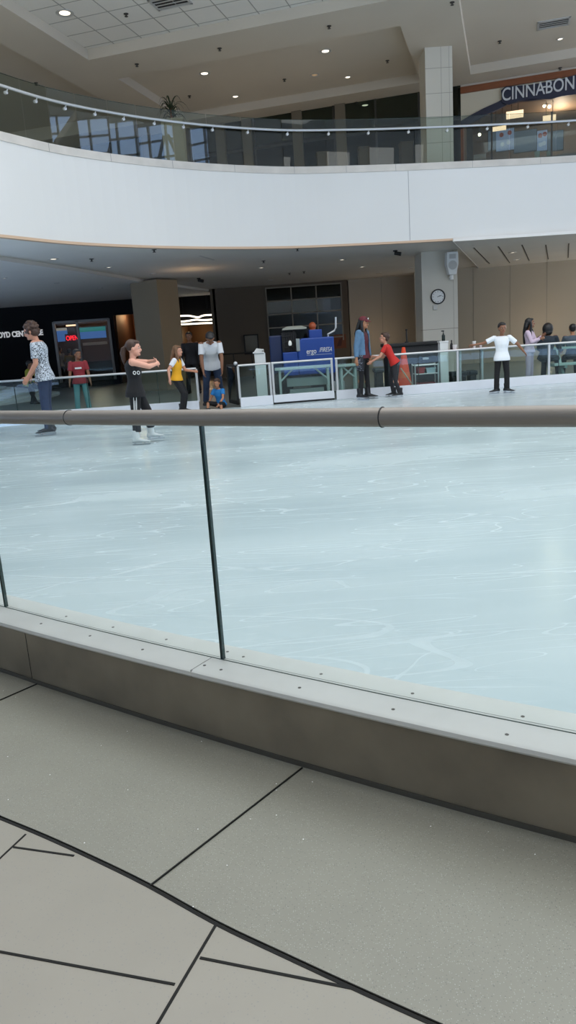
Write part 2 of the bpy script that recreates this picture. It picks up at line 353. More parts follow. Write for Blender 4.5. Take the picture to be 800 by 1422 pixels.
# left: passage with the light tubes, then the black shop front
PY = 31.0
xa = AT(-40, 430, PY).x-6; s0 = AT(74, 446, PY).x; s1 = AT(151, 446, PY).x; d0 = AT(158, 446, PY).x; d1 = AT(186, 446, PY).x; p0 = AT(244, 446, PY).x; p1 = AT(299, 446, PY).x
shz = AT(110, 445, PY).z
w, M = wall('wall_shopfront', (xa, PY), (p1+.15, PY), 0, 3.4, .25, blackwall, [(s0-xa, s1-xa, .25, shz), (d0-xa, d1-xa, 0, AT(170, 437, PY).z), (p0-xa, p1-xa, 0, 3.4)])
m = MB(); m.box((p1-.02, PY-1.3, 0), (p1+.02+.15, PY+4, 3.5)); struct(m.build('wall_passage_right', brownwall))
m = MB(); m.box((p0-.15, PY+.2, 0), (p0, PY+4.2, 3.5)); m.box((p0-.2, PY+4.1, 0), (p1+.2, PY+4.2, 3.5)); m.box((p0-.15, PY+.2, 3.42), (p1+.1, PY+4.2, 3.5)); struct(m.build('wall_passage_back', mat('passage_brown', '#5b4430', .6)))
m = MB(); m.box((p0, PY+.75, AT(270, 452, PY+.75).z), (p1, PY+.85, 3.42)); struct(m.build('wall_passage_header', blackwall))
# shop interior
m = MB(); m.box((s0-2, PY+4, 0), (s1+.2, PY+4.1, 3.4)); m.box((s0-2.1, PY+.25, 0), (s0-2, PY+4, 3.4)); m.box((s1+.15, PY+.25, 0), (s1+.25, PY+4, 3.4)); m.box((s0-2, PY+.25, 3.3), (s1+.2, PY+4.1, 3.4)); struct(m.build('wall_shop_interior', mat('shop_interior', '#4b3a30', .7)))
m = MB(); m.box((d0-.25, PY+4, 0), (d1+.25, PY+4.1, 3.4)); m.box((d1+.2, PY+.25, 0), (d1+.3, PY+4, 3.4)); m.box((d0-.25, PY+.25, 3.3), (d1+.25, PY+4.1, 3.4)); struct(m.build('wall_amber_corridor', mat('amber_wall', '#8a5a34', .6)))
# window frames of the shop
m = MB(); fm = mat('shop_frame', '#77716b', .4, metal=.4); mid = AT(111, 480, PY).x
for x in (s0, mid, s1): m.box((x-.05, PY-.05, .25), (x+.05, PY+.05, shz))
m.box((s0, PY-.05, shz-.06), (s1, PY+.05, shz+.02)); sw = struct(m.build('window_2', fm)); m = MB(); m.box((s0, PY+.0, .25), (s1, PY+.012, shz)); struct(m.build('pane', G_shop, sw))
# side, rear and roof of the hall so that the light comes from the roof opening
hallw = mat('hall_wall', '#b5b2ac', .7, var=.03, scale=.4)
m = MB(); m.box((-20.2, -8, 0), (-20, 36, 20)); struct(m.build('wall_left', hallw))
m = MB(); m.box((-20, 36, 0), (20, 36.2, 20)); struct(m.build('wall_far', hallw))
m = MB(); m.box((-20, -8.2, 0), (20, -8, 20)); struct(m.build('wall_rear', hallw))
# right wall with a big gridded window high above the rink
RX = 19.0
w, M = wall('wall_right', (RX, -8), (RX, 36), 0, 20, .2, hallw, [(8+5, 8+17.2, 6.0, 12.2)])
m = MB()
for i in range(14): y = 5 + i*12.2/13; m.box((RX-.05, y-.05, 6), (RX+.1, y+.05, 12.2))
for i in range(9): z = 6 + i*6.2/8; m.box((RX-.05, 5, z-.04), (RX+.1, 17.2, z+.04))
for y, s in ((7, 1), (9, -1), (11, 1), (13, -1), (15, 1)): m.tube((RX-.4, y-.9*s, 7), (RX-.4, y+.9*s, 11.5), .09)
struct(m.build('window_3', mat('curtain_frame', '#b8b8b8', .5)))
# gallery over the camera side
m = MB(); g = offset(near, -.55); m.prism([(p.x, p.y) for p in g] + [(5, -8), (-19.8, -8), (-19.8, g[0].y)], 3.45, 5.1); struct(m.build('ceiling_near_gallery', soffit))
# ------------------------------------------------------------------ upper level, in its own turned grid
CA, SA = math.cos(R_(17.2)), math.sin(R_(17.2))
def uv(u, v, z=0): return Vector((CA*u + SA*v, -SA*u + CA*v, z))
UVM = Matrix(((CA, SA, 0, 0), (-SA, CA, 0, 0), (0, 0, 1, 0), (0, 0, 0, 1)))
CZ, DZ, SV = 8.5, .24, 25.35
holes = [(-10.16, -2.3, 10.5, 18.52, 'tile'), (-10.17, -2.55, 20.04, 24.45, 'p'), (-1.12, 14, 16.5, 24.5, 'p')]
m = MB(); edge8 = [(p.x, p.y) for p in offset(slab, -.9)]
# flat ceiling pieces between coffers
for u0, u1, v0, v1 in ((-24, 16, 24.5, 30), (-24, -11.4, 24, 24.5), (-11.4, -10.17, 18.52, 24.5), (-11.4, -10.16, 10.5, 18.52), (-10.17, -2.55, 18.52, 20.04), (-10.17, -2.55, 24.45, 24.5), (-2.55, -1.12, 18.52, 24.5), (-2.3, -1.12, 12.5, 18.52), (-2.55, -2.3, 18.52, 18.53)):
    m.box((u0, v0, CZ), (u1, v1, CZ+.5), UVM)
# coffer rims and lids
for u0, u1, v0, v1, k in holes:
    if k == 'p': m.box((u0, v0, CZ+DZ), (u1, v1, CZ+.5), UVM)
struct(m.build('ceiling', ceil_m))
# tiled coffer lid
tile = mat('ceiling_tile', '#e2dfd8', .85, var=.02, scale=.8)
m = MB(); m.box((-10.16, 12.5, CZ+DZ), (-2.3, 18.52, CZ+.5), UVM); tl = struct(m.build('ceiling_tiles', tile))
m = MB()
for k in range(12): v = 18.52 - .15 - k*.75; m.box((-10.16, v-.012, CZ+DZ-.004), (-2.3, v+.012, CZ+DZ+.01), UVM)
for k in range(10): u = -10.16 + .76 + k*.76; m.box((u-.012, 12.5, CZ+DZ-.004), (u+.012, 18.5, CZ+DZ+.01), UVM)
struct(m.build('ceiling_tile_joint', mat('tile_joint', '#a3a19a', .8)))
# left dark coffer beyond the tiled one: ceiling panel left edge step
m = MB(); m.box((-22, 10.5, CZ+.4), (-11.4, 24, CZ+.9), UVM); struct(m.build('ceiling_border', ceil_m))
# upper back wall: dark shop glazing with tan pilasters; the bakery to the right
def S(x, y, dv=0):   # pixel -> (u, z) on the shop plane
    p0 = uv(0, SV+dv); n = uv(0, 1); p = ATP(x, y, p0, n); return (CA*p.x - SA*p.y, p.z)
cu0 = S(640, 150)[0]
w, M = wall('wall_upper_left', uv(-26, SV), uv(S(150, 200)[0], SV), 5.1, 8.6, .2, mat('upper_brown', '#453f36', .7))
m = MB(); a = S(150, 200)[0]
glz = mat('shop_glazing_frame', '#2a2825', .4)
u = a
while u < cu0: m.box((u-.03, SV-.03, 5.15), (u+.03, SV+.05, CZ), UVM); u += 1.35
m.box((a, SV-.03, 7.55), (cu0, SV+.05, 7.62), UVM); ug = struct(m.build('window_4', glz))
m = MB(); m.box((a, SV, 5.15), (cu0, SV+.012, CZ), UVM); struct(m.build('pane', G_dark, ug))
m = MB(); m.box((a, SV+3.2, 5.1), (cu0+.2, SV+3.3, CZ+.1), UVM); struct(m.build('wall_upper_shop_back', mat('shop_back', '#2f2c27', .8)))
m = MB()
for x in (205, 262, 308, 345, 415, 475): uu = S(x, 200)[0]; m.box((uu-.16, SV-.12, 5.15), (uu+.16, SV+.02, CZ), UVM)
struct(m.build('trim_8', mat('pilaster_tan', '#6a6152', .7)))
# ------------------------------------------------------------------ columns
def col_joints(mb, x0, x1, y, zs):
    for z in zs: mb.box((x0-.004, y-.004, z-.008), (x1+.004, y+.3, z+.008))
CYY = 21.4
a = AT(586, 400, CYY).x; b = AT(635.5, 400, CYY).x
m = MB(); m.box((a, CYY, ICE), (b, CYY+1.0, 3.5)); colr = struct(m.build('wall_column_lower', colm), 'wide square beige column carrying the clock')
m = MB(); col_joints(m, a, b, CYY, (1.35,)); m.box((b-.12, CYY-.003, ICE), (b-.112, CYY, 3.45)); struct(m.build('wall_column_joint', mat('seam_dark', '#958f82', .6)))
ua = AT(591.5, 140, CYY).x; ub = AT(629, 140, CYY).x
m = MB(); m.box((ua, CYY, 5.15), (ub, CYY+.8, CZ)); struct(m.build('wall_column_upper', colm), 'slim square stone-clad column beside the bakery')
m = MB(); um = (ua*.42+ub*.58)
for z in (5.6, 6.2, 6.8, 7.4, 8.0): m.box((ua-.003, CYY-.003, z-.005), (ub+.003, CYY, z+.005))
m.box((um-.004, CYY-.003, 5.15), (um+.004, CYY, CZ)); m.box((ub-.09, CYY-.003, 5.15), (ub-.083, CYY, CZ)); struct(m.build('wall_column_tile_joint', mat('seam_mid', '#8f8a7e', .6)))
q = ATZ(217, 389, 3.37); L = .95; an = R_(38)
d1v = Vector((-math.cos(an), math.sin(an), 0))*L; d2v = Vector((math.sin(an), math.cos(an), 0))*L
e0 = AT(180.5, 392, 0+q.y+L*math.sin(an)); e1 = AT(246, 392, q.y + .75)
P = [Vector((q.x, q.y, 0)), Vector((e1.x, q.y+.75, 0)), Vector((e1.x-.7, q.y+1.4, 0)), Vector((e0.x, q.y+L*math.sin(an), 0))]
m = MB(); m.prism([(p.x, p.y) for p in P], ICE, 3.4); struct(m.build('wall_column_left', colb), 'brown square column turned on its corner')
# ================================================================== NEAR BARRIER
nb = thing('rink_barrier', 'nearest low glass rink barrier with brushed steel handrail, white cap and grey kick board', 'barrier', (near[20].x, near[20].y, 0))
Nn = [p for p in near if p.x > -7]
m = MB(); strip(m, Nn, -.103, -.083, 0, .222); m.build('kick_board', kick_m, nb)
m = MB(); strip(m, Nn, -.108, -.10, 0, .016); m.build('base_gap', j2, nb)
P8 = []                                                     # cap: rounded outer nose
prof = [(-.118, .226), (-.124, .234), (-.122, .246), (-.112, .252), (.10, .252), (.10, .05), (.09, .05), (.09, .226)]
A = [offset(Nn, d) for d, z in prof]; m = MB()
m.loft([[Vector((A[k][i].x, A[k][i].y, prof[k][1])) for k in range(8)] for i in range(len(Nn))]); m.build('cap', cap_m, nb, smooth='auto')
def on_line(P, x):
    for i in range(len(P)-1):
        if P[i].x <= x <= P[i+1].x:
            t = (x-P[i].x)/(P[i+1].x-P[i].x); d = (P[i+1]-P[i]).normalized(); return P[i].lerp(P[i+1], t), d, Vector((-d.y, d.x, 0))
# screws on the cap, both sides of the glass
for x, y in ((57, 866), (125, 883), (198, 902), (284, 924), (307, 930), (416, 955), (546, 985), (704, 1020), (92, 856), (157, 871), (231, 888), (316, 905), (338, 912), (446, 936), (573, 963), (726, 995)):
    p = ATZ(x, y, .252); m = MB(); m.lathe((p.x, p.y, .2515), [(.0055, 0), (.0055, .0012), (.003, .002), (.0016, .0012)], 12); m.build('screw', screwm, nb)
joints = [-6.2, -5.2, -4.2, -3.2, -2.25]
j1 = ATZ(9, 842, .252); j2p = ATZ(309.5, 917, .252)
joints += [j1.x, j2p.x, .92, 2.1, 3.3]
def sub(P, xa, xb):
    out = [on_line(P, xa)[0]] + [p for p in P if xa+.02 < p.x < xb-.02] + [on_line(P, xb)[0]]; return out
for xa, xb in zip(joints, joints[1:]):
    q = sub(Nn, xa+.004, xb-.004); m = MB(); strip(m, q, -.006, .006, .235, 1.062); pn = m.build('glass_panel', G_clear, nb)
    for e in (q[0], q[-1]):
        m = MB(); p, d, n = on_line(Nn, e.x); m.box((-.0012, -.0062, .24), (.0012, .0062, 1.062), Matrix.Translation(p) @ Matrix((d, n, Vector((0, 0, 1)))).transposed().to_4x4()); m.build('glass_edge', edge_m, pn)
for xj in joints[1:-1]:
    p, d, n = on_line(Nn, xj); m = MB(); m.box((-.0028, -.0045, .252), (.0028, .0045, 1.06), Matrix.Translation(p) @ Matrix((d, n, Vector((0, 0, 1)))).transposed().to_4x4()); m.build('joint_seal', seal, nb)
m = MB(); strip(m, Nn, -.009, -.006, .249, .2535); strip(m, Nn, .006, .007, .249, .2525); m.build('glass_slot_seal', mat('slot_seal', '#3a4a44', .5), nb)
# cap joint
p, d, n = on_line(Nn, ATZ(284, 935, .25).x+.02); m = MB(); m.box((-.0008, -.122, .226), (.0008, -.012, .2532), Matrix.Translation(p) @ Matrix((d, n, Vector((0, 0, 1)))).transposed().to_4x4()); m.build('cap_joint', grey, nb)
p, d, n = on_line(Nn, ATZ(10, 880, .25).x+.1); m = MB(); m.box((-.001, -.1045, .01), (.001, -.10, .222), Matrix.Translation(p) @ Matrix((d, n, Vector((0, 0, 1)))).transposed().to_4x4()); m.build('board_joint', dark, nb)
RZ = 1.081
def rail_line(z=RZ): return [Vector((p.x, p.y, z)) for p in Nn]
m = MB(); m.path(rail_line(), .0285, 24, ry=.0265); hr = m.build('handrail', steel, nb, smooth='auto')
for xp in (97, 530):
    q = ATZ(xp, 580, RZ); 
    # follow the pixel along the rail line
    best = min((abs(((v := Vector((x*.001, gy(x*.001), RZ)))-Vector((0, 0, H))).dot(CR)/(v-Vector((0, 0, H))).dot(FW)*F+400-xp), x) for x in range(-3000, 2000, 5))[1]*.001
    p, d, n = on_line(Nn, best); p = p + Vector((0, 0, RZ)); m = MB(); m.tube(p - d*.0016, p + d*.0016, .0289, n=24); m.build('sleeve_joint', black, hr)
# ================================================================== FAR BARRIER
RZF = .885; KT = .24
def far_pt(px):     # point of the far line seen at pixel column px near the kick board
    best = None
    for i in range(len(far)-1):
        for k in range(20):
            p = far[i].lerp(far[i+1], k/20); v = Vector((p.x, p.y, .24-H)); x = 400 + F*v.dot(CR)/v.dot(FW)
            if best is None or abs(x-px) < best[0]: best = (abs(x-px), p, i)
    return best[1]
def far_seg(pa, pb):
    a = pa if isinstance(pa, Vector) else far_pt(pa); b = pb if isinstance(pb, Vector) else far_pt(pb)
    return [a] + [p for p in far if a.x+.1 < p.x < b.x-.1] + [b]
def far_barrier(name, pa, pb, label, cuts, posts, group='far glass rink barrier sections', gate=False, gl=G_far):
    P = far_seg(pa, pb); t = thing(name, label, 'gate' if gate else 'barrier', (P[0].x, P[0].y, ICE))
    m = MB(); strip(m, P, -.04, .05, ICE + (.035 if gate else 0), KT); m.build('kick_board', kickw, t, bevel=.006)
    if gate:
        m = MB(); strip(m, P, -.02, .03, ICE+.001, ICE+.03); m.build('gap_shade', black, t)  # black strip paints the shade in the gap under the gate
    m = MB(); m.path([Vector((p.x, p.y, RZF)) for p in P], .027, 12, ry=.022); m.build('handrail', rail_w, t, smooth='auto')
    xs = [P[0]] + [far_pt(c) for c in cuts] + [P[-1]]
    for a, b in zip(xs, xs[1:]):
        q = [a] + [p for p in P if a.x+.05 < p.x < b.x-.05] + [b]; q[0] = q[0].lerp(q[1], .01); q[-1] = q[-1].lerp(q[-2], .01)
        m = MB(); strip(m, q, -.006, .006, KT, RZF-.015); m.build('glass_panel', gl, t)
    for c in cuts:
        p = far_pt(c); m = MB(); m.box((p.x-.006, p.y-.007, KT), (p.x+.006, p.y+.007, RZF-.02)); m.build('joint_seal', seal, t)
    for c in posts:
        p = c if isinstance(c, Vector) else far_pt(c)
        m = MB(); m.box((p.x-.022, p.y-.022, KT-.02), (p.x+.022, p.y+.03, RZF-.01)); m.build('post', rail_w, t, bevel=.004)
    return t
E0 = far_pt(276); E1 = far_pt(333.5); E2 = far_pt(379.5); E3 = far_pt(463.5); E4 = far_pt(467)
far_barrier('rink_barrier', far[2], E0, 'long far glass barrier left of the opening, in front of the dark shop', [-75, 25, 125, 222], [E0], gl=G_far)
far_barrier('rink_barrier', E1, far_pt(378.5), 'short fixed far glass barrier between the opening and the blue ice resurfacer gate', [], [E1, far_pt(377)])
far_barrier('rink_gate', E2, E3, 'closed wide glass gate above a dark gap in front of the blue ice resurfacer', [], [E2 + Vector((.02, 0, 0)), E3 - Vector((.02, 0, 0))], gate=True)
far_barrier('rink_barrier', E4, far[-4], 'long far glass barrier right of the gate, behind the three skaters on the right', [582, 667, 776, 880], [E4 + Vector((.03, 0, 0)), 636, 762])
# open smoked glass gate leaf at the rink opening
a = AT(331.5, 560, 15.34); a.z = 0; b = AT(319, 552, 16.1); b.z = 0; d = (b-a).normalized(); n = Vector((-d.y, d.x, 0))
t = thing('rink_gate', 'open dark glass gate leaf swung back beside the crouched child', 'gate', (a.x, a.y, ICE))
MM = Matrix.Translation(a) @ Matrix((d, n, Vector((0, 0, 1)))).transposed().to_4x4(); L = (b-a).length
m = MB(); m.box((0, -.02, ICE+.04), (L, .02, ICE+.12), MM); m.box((0, -.02, .86), (L, .02, .9), MM); m.box((0, -.02, ICE+.04), (.04, .02, .9), MM); m.box((L-.04, -.02, ICE+.04), (L, .02, .9), MM); m.build('gate_frame', dark, t)
m = MB(); m.box((.04, -.006, ICE+.12), (L-.04, .006, .86), MM); m.build('glass_panel', G_dark, t)
m = MB(); m.ell(a + Vector((0, 0, .93)), .04); m.build('finial', rail_w, t, smooth=True)
# curved white ramp beyond the left barrier: solid stand-in for ice mirrored in the glass
reflm = mat('reflection_white', '#e6e8e4', .8, var=.05, scale=3)
RC = Vector((-13.5, 24.1, 0)); m = MB()
for k in range(9):
    r0 = 6.2 - k*.34; m.prism([(RC.x + r0*math.cos(t), RC.y - r0*.96*math.sin(t)) for t in [2*math.pi*j/60 for j in range(60)]], ICE + k*.065, ICE + k*.065 + .065)
o = m.build('ice_reflection', reflm); tag(o, 'curved white reflection of the ice, built as low steps, behind the far left glass barrier', 'reflection')
# ================================================================== BALCONY RAILING
Bl = offset(slab, .12)
br = thing('balcony_railing', 'curved frameless glass railing with thin metal handrail along the upper floor', 'railing', (Bl[40].x, Bl[40].y, 5.2))
GTZ = 6.22; BRZ = 5.98
def bx(px, z):
    best = None
    for i in range(len(Bl)-1):
        for k in range(16):
            p = Bl[i].lerp(Bl[i+1], k/16); v = Vector((p.x, p.y, z-H)); x = 400 + F*v.dot(CR)/max(v.dot(FW), .1)
            if v.dot(FW) > 2 and (best is None or abs(x-px) < best[0]): best = (abs(x-px), i + k/16)
    return best[1]
def bp(s): i = min(int(s), len(Bl)-2); return Bl[i].lerp(Bl[i+1], s-i)
cutpx = [-190, -120, -70, -10, 31, 67, 107, 151, 191, 240, 288, 336, 392, 452, 512, 575, 641, 707, 772, 840, 910]
ss = [bx(c, 5.8) for c in cutpx]
tilt = {}
for k, (s0_, s1_) in enumerate(zip(ss, ss[1:])):
    a = bp(s0_); b = bp(s1_); d = (b-a).normalized(); n = Vector((-d.y, d.x, 0)); L = (b-a).length
    MM = Matrix.Translation(a) @ Matrix((d, n, Vector((0, 0, 1)))).transposed().to_4x4()
    m = MB(); m.box((.008, -.007, 5.1), (L-.008, .007, GTZ), MM); g = m.build('glass_panel', G_up, br)
    m = MB(); m.box((.008, -.008, GTZ), (L-.008, .008, GTZ+.004), MM); m.build('glass_edge', edge_m, g)
m = MB(); s = ss[0]; pts = []
while s < ss[-1]: p = bp(s); pts.append(p); s += .6
pts = offset(pts, -.09); m.path([Vector((p.x, p.y, BRZ)) for p in pts], .026, 10); m.build('handrail', rail_w, br, smooth='auto')
for px_ in (6, 47, 88, 129, 170, 212, 253, 293, 342, 398, 455, 511, 566, 620, 676, 732, 789):
    p = bp(bx(px_, BRZ)); q = offset(Bl, 0); i = int(bx(px_, BRZ)); d = (Bl[i+1]-Bl[i]).normalized(); n = Vector((-d.y, d.x, 0))
    m = MB(); m.tube(p + Vector((0, 0, BRZ-.07)) - n*.005, p + Vector((0, 0, BRZ-.07)) - n*.055, .03, n=12); m.tube(p + Vector((0, 0, BRZ-.07)) - n*.05, p + Vector((0, 0, BRZ-.01)) - n*.09, .011, n=8); m.build('bracket', rail_w, br, smooth='auto')
# ================================================================== CEILING FITTINGS
lamp_on = mat('lamp_lens', '#fff0d8', .4, emit=2.2); lamp_dim = mat('lamp_lens_dim', '#b59a77', .4, emit=.6); trimw = mat('lamp_trim', '#c9c9c6', .4, metal=.3)
def downlight(px, py, z, r, label, power=0, dim=False, group=None, lens=None):
    p = ATZ(px, py, z); t = thing('downlight', label, 'ceiling light', p, group)
    m = MB(); m.lathe((p.x, p.y, z), [(r, .0), (r, -.012), (r*.78, -.014), (r*.6, .0)], 20); m.build('trim_ring', trimw, t, smooth='auto')
    m = MB(); m.lathe((p.x, p.y, z-.004), [(r*.6, .004), (r*.6, 0), (r*.3, -.004), (.001, -.005)], 16); m.build('lens', lens or (lamp_dim if dim else lamp_on), t)
    if power:
        l = bpy.data.lights.new('downlight_lamp', 'SPOT'); l.energy = power; l.color = (1, .84, .66); l.spot_size = R_(110); l.spot_blend = .8; l.shadow_soft_size = .06
        o = bpy.data.objects.new('downlight_lamp', l); C.objects.link(o); o.location = (p.x, p.y, z-.03)
    return t
TZ = CZ + DZ
UL = [(90, 18, TZ, .2, 'large round downlight in the tiled ceiling at top left', 0, 0), (284, 102, TZ, .16, 'lit downlight in the dark coffer, the leftmost of them', 90, 0), (327, 134, TZ, .13, 'small warm downlight low in the dark coffer, below the leftmost one', 90, 0),
      (452, 71, TZ, .16, 'lit downlight near the middle of the dark coffer, highest of its group', 90, 0), (437, 104, TZ, .14, 'unlit downlight in the middle of the dark coffer', 0, 1), (483, 107, TZ, .11, 'small lit downlight to the right of the unlit one in the dark coffer', 60, 0),
      (507, 146, CZ, .16, 'lit downlight below the dark coffer, just above the balcony glass', 90, 0), (778, 54, TZ, .1, 'small lit downlight in the right coffer below the air vent', 60, 0)]
for a in UL: downlight(a[0], a[1], a[2], a[3], a[4], a[5], a[6])
LZ = 3.45
for a in ((74, 359.5, LZ, .12, 'bright downlight under the slab at far left, nearest the curved edge', 70, 0), (151, 371, LZ, .1, 'downlight under the slab just above the left brown column', 70, 0), (6, 386, 3.37, .08, 'faint downlight in the dark left ceiling, leftmost', 0, 0),
          (79, 393, 3.37, .08, 'faint downlight in the dark left ceiling, above the shop sign', 0, 1), (139, 400, 3.37, .09, 'unlit downlight in the dark left ceiling beside the brown column', 0, 1), (363, 371.5, LZ, .11, 'downlight under the slab in the middle, above the dark gridded window', 60, 0),
          (475, 360.5, LZ, .12, 'bright downlight under the slab, left of the pair before the clock column', 70, 0), (503, 370.5, LZ, .12, 'bright downlight under the slab, right of the pair before the clock column', 70, 0), (571, 371.5, LZ, .1, 'unlit downlight under the slab touching the left side of the clock column', 0, 1),
          (526, 379, LZ, .1, 'dim downlight under the slab deep by the back wall, left of the clock column', 0, 1), (712, 350.5, 3.39, .12, 'front lit downlight in the tiled lower ceiling right of the clock column', 70, 0), (718, 360.5, 3.39, .12, 'rear lit downlight in the tiled lower ceiling right of the clock column', 70, 0),
          (376, 389, LZ, .1, 'dim downlight just above the top left corner of the dark gridded window', 0, 1), (213, 380, LZ, .1, 'dim downlight above the brown column, beside the pale ceiling strip', 0, 1)):
    downlight(*a[:5], power=a[5], dim=a[6])
sprk = mat('sprinkler_dark', '#3b3834', .5)
def sprinkler(px, py, z, grp, lab):
    p = ATZ(px, py, z); t = thing('sprinkler_head', lab, 'sprinkler', p, grp)
    m = MB(); m.lathe(p, [(.055, 0), (.055, -.01), (.02, -.012), (.018, -.05), (.04, -.055), (.04, -.06)], 12); o = m.build('deflector', sprk, t)
for x, y, z in ((175, 19, TZ), (190, 89, CZ), (305, 67, CZ), (263, 133, TZ), (395, 110, TZ), (457, 36, CZ), (538, 84, TZ), (495, 142, CZ), (628, 3, CZ), (694, 57, TZ), (778, 94, CZ), (50, 115, CZ)):
    sprinkler(x, y, z, 'sprinklers in the upper ceiling', 'small dark sprinkler head in the upper ceiling')
for x, y, z in ((127, 359.5, LZ), (214, 346.5, LZ), (413, 345, LZ), (366, 362, LZ), (422, 377, LZ), (402, 379, LZ), (657, 337, LZ)):
    sprinkler(x, y, z, 'sprinklers under the slab', 'small dark sprinkler head under the white slab')
def vent(px, py, z, w, d, label):
    p = ATZ(px, py, z); t = thing('air_vent', label, 'air vent', p); MM = Matrix.Translation(p) @ UVM
    m = MB()
    for lo, hi in (((-w, -d, -.02), (w, -d+.05, .01)), ((-w, d-.05, -.02), (w, d, .01)), ((-w, -d, -.02), (-w+.05, d, .01)), ((w-.05, -d, -.02), (w, d, .01))): m.box(lo, hi, MM)
    m.build('vent_frame', trimw, t)
    m = MB(); m.box((-w+.05, -d+.05, -.002), (w-.05, d-.05, .0), MM); m.build('vent_opening', dark, t)
    for k in range(4): m = MB(); y = -d + .1 + k*(2*d-.2)/3; m.box((-w+.05, y-.02, -.015), (w-.05, y+.02, -.008), MM); m.build('louvre', trimw, t)
vent(769, 32, TZ, .4, .28, 'rectangular air vent in the right upper coffer'); vent(236, 2, TZ, .42, .3, 'rectangular air vent in the tiled ceiling at the top edge')
def camera_dome(px, py, z, label):
    p = ATZ(px, py, z); t = thing('security_camera', label, 'camera', p)
    m = MB(); m.lathe(p, [(.06, .0), (.06, -.03), (.03, -.04)], 16); m.build('mount', dark, t)
    m = MB(); m.tube(p + Vector((-.02, 0, -.07)), p + Vector((.14, -.06, -.11)), .045, .05, 12); m.build('camera_body', black, t, smooth='auto')
camera_dome(276, 386, LZ, 'black security camera under the slab right of the brown column'); camera_dome(549, 347.5, LZ, 'black security camera under the slab left of the clock column')
o_ = AT(291, 362, 19.5)
m = MB(); a = ATZ(277, 355, 3.449); b = ATZ(297, 361, 3.449); 
joint(m, [a, b], .05, 3.4485); o = m.build('ceiling_scratch', mat('strip_pale', '#c2c2c0', .6)); struct(o); o.name = 'trim_9'
# ================================================================== CLOCK, SPEAKER, PLATE
q = AT(608, 412, CYY)
t = thing('wall_clock', 'round white wall clock with black rim on the clock column', 'clock', q)
m = MB(); m.lathe(q + Vector((0, 0, 0)), [(.205, 0), (.205, .04), (.175, .045), (.172, .02)], 40, axis=(0, -1, 0)); m.build('rim', black, t, smooth='auto')
m = MB(); m.lathe(q, [(.176, .0), (.176, .022)], 40, axis=(0, -1, 0)); m.build('clock_face', white, t)
m = MB()
for k in range(12):
    a = math.pi*k/6; r0 = .13 if k % 3 else .12; m.box((-.005, -.003, r0), (.005, 0, .155), Matrix.Translation(q + Vector((0, -.022, 0))) @ Matrix.Rotation(a, 4, 'Y'))
m.build('hour_mark', black, t)
for nm, ang, L, w in (('hour_hand', 68, .08, .012), ('minute_hand', 78, .125, .008)):
    m = MB(); m.box((-w/2, -.004, -.02), (w/2, 0, L), Matrix.Translation(q + Vector((0, -.026, 0))) @ Matrix.Rotation(R_(ang), 4, 'Y')); m.build(nm, black, t)
q = AT(625, 367, CYY); t = thing('wall_speaker', 'white loudspeaker mounted high on the clock column', 'speaker', q)
m = MB(); m.extrude([q + Vector(v) for v in ((-.155, -.05, .3), (.155, -.05, .3), (.165, -.05, -.02), (.10, -.05, -.3), (-.10, -.05, -.3), (-.165, -.05, -.02))], (0, -.26, 0)); m.build('cabinet', white, t, bevel=.02)
m = MB(); m.lathe(q + Vector((0, -.31, -.05)), [(.115, 0), (.12, .012), (.085, .008), (.03, -.0), (.001, .004)], 24, axis=(0, -1, 0)); m.build('woofer', mat('speaker_grey', '#b7b7b4', .5), t, smooth='auto')
m = MB(); m.box((q.x-.09, q.y-.316, q.z+.12), (q.x+.09, q.y-.31, q.z+.24)); m.build('horn', mat('speaker_grey', '#b7b7b4', .5), t)
m = MB(); m.tube(q + Vector((0, 0, -.34)), q + Vector((0, -.16, -.34)), .045); m.tube(q + Vector((0, -.16, -.42)), q + Vector((0, -.16, -.28)), .05); m.build('wall_bracket', white, t)
q = AT(604, 427, CYY); m = MB(); m.box((q.x-.05, q.y-.04, q.z-.06), (q.x+.06, q.y, q.z+.06)); m.box((q.x-.06, q.y-.012, q.z-.07), (q.x+.07, q.y, q.z+.07)); o = m.build('wall_box', mat('plate', '#c4c2bb', .5), bevel=.004); tag(o, 'small square plate on the column under the clock', 'switch')
# ================================================================== PLANTER ON THE UPPER FLOOR
pb = AT(243, 200, 20.3); zt = AT(243, 168, 20.3).z
t = thing('potted_plant', 'spiky dark green plant in a square tan planter behind the balcony glass', 'plant', (pb.x, 20.3, 5.15))
m = MB(); m.loft([[Vector((pb.x+sx*w, 20.3+sy*w, z)) for sx, sy in ((-1, -1), (1, -1), (1, 1), (-1, 1))] for z, w in ((5.152, .24), (zt-.05, .27), (zt-.05, .29), (zt, .29))]); m.build('planter', mat('planter_tan', '#a09780', .7), t)
m = MB(); m.tube((pb.x, 20.3, zt-.05), (pb.x-.02, 20.3, zt+.35), .05, .03); m.build('stem', wood, t)
m = MB(); rr = random.Random(3)
for k in range(46):
    a = rr.uniform(0, 6.283); L = rr.uniform(.35, .62); el = rr.uniform(.3, 1.35); b0 = Vector((pb.x-.02, 20.3, zt+rr.uniform(.0, .35))); d = Vector((math.cos(a), math.sin(a), 0)); s_ = Vector((-math.sin(a), math.cos(a), 0)); rings = []
    for j in range(7):
        s = j/6; p = b0 + d*(L*s*math.cos(el)*1.0) + Vector((0, 0, L*(math.sin(el)*s - .75*s*s*s))); w = .022*math.sin(math.pi*min(.98, .12+s*.88)); up = Vector((0, 0, .004))
        rings.append([p - s_*w, p + up, p + s_*w, p - up])
    m.loft(rings)
m.build('fronds', mat('leaf_dark', '#26331c', .5, var=.3, scale=5), t)
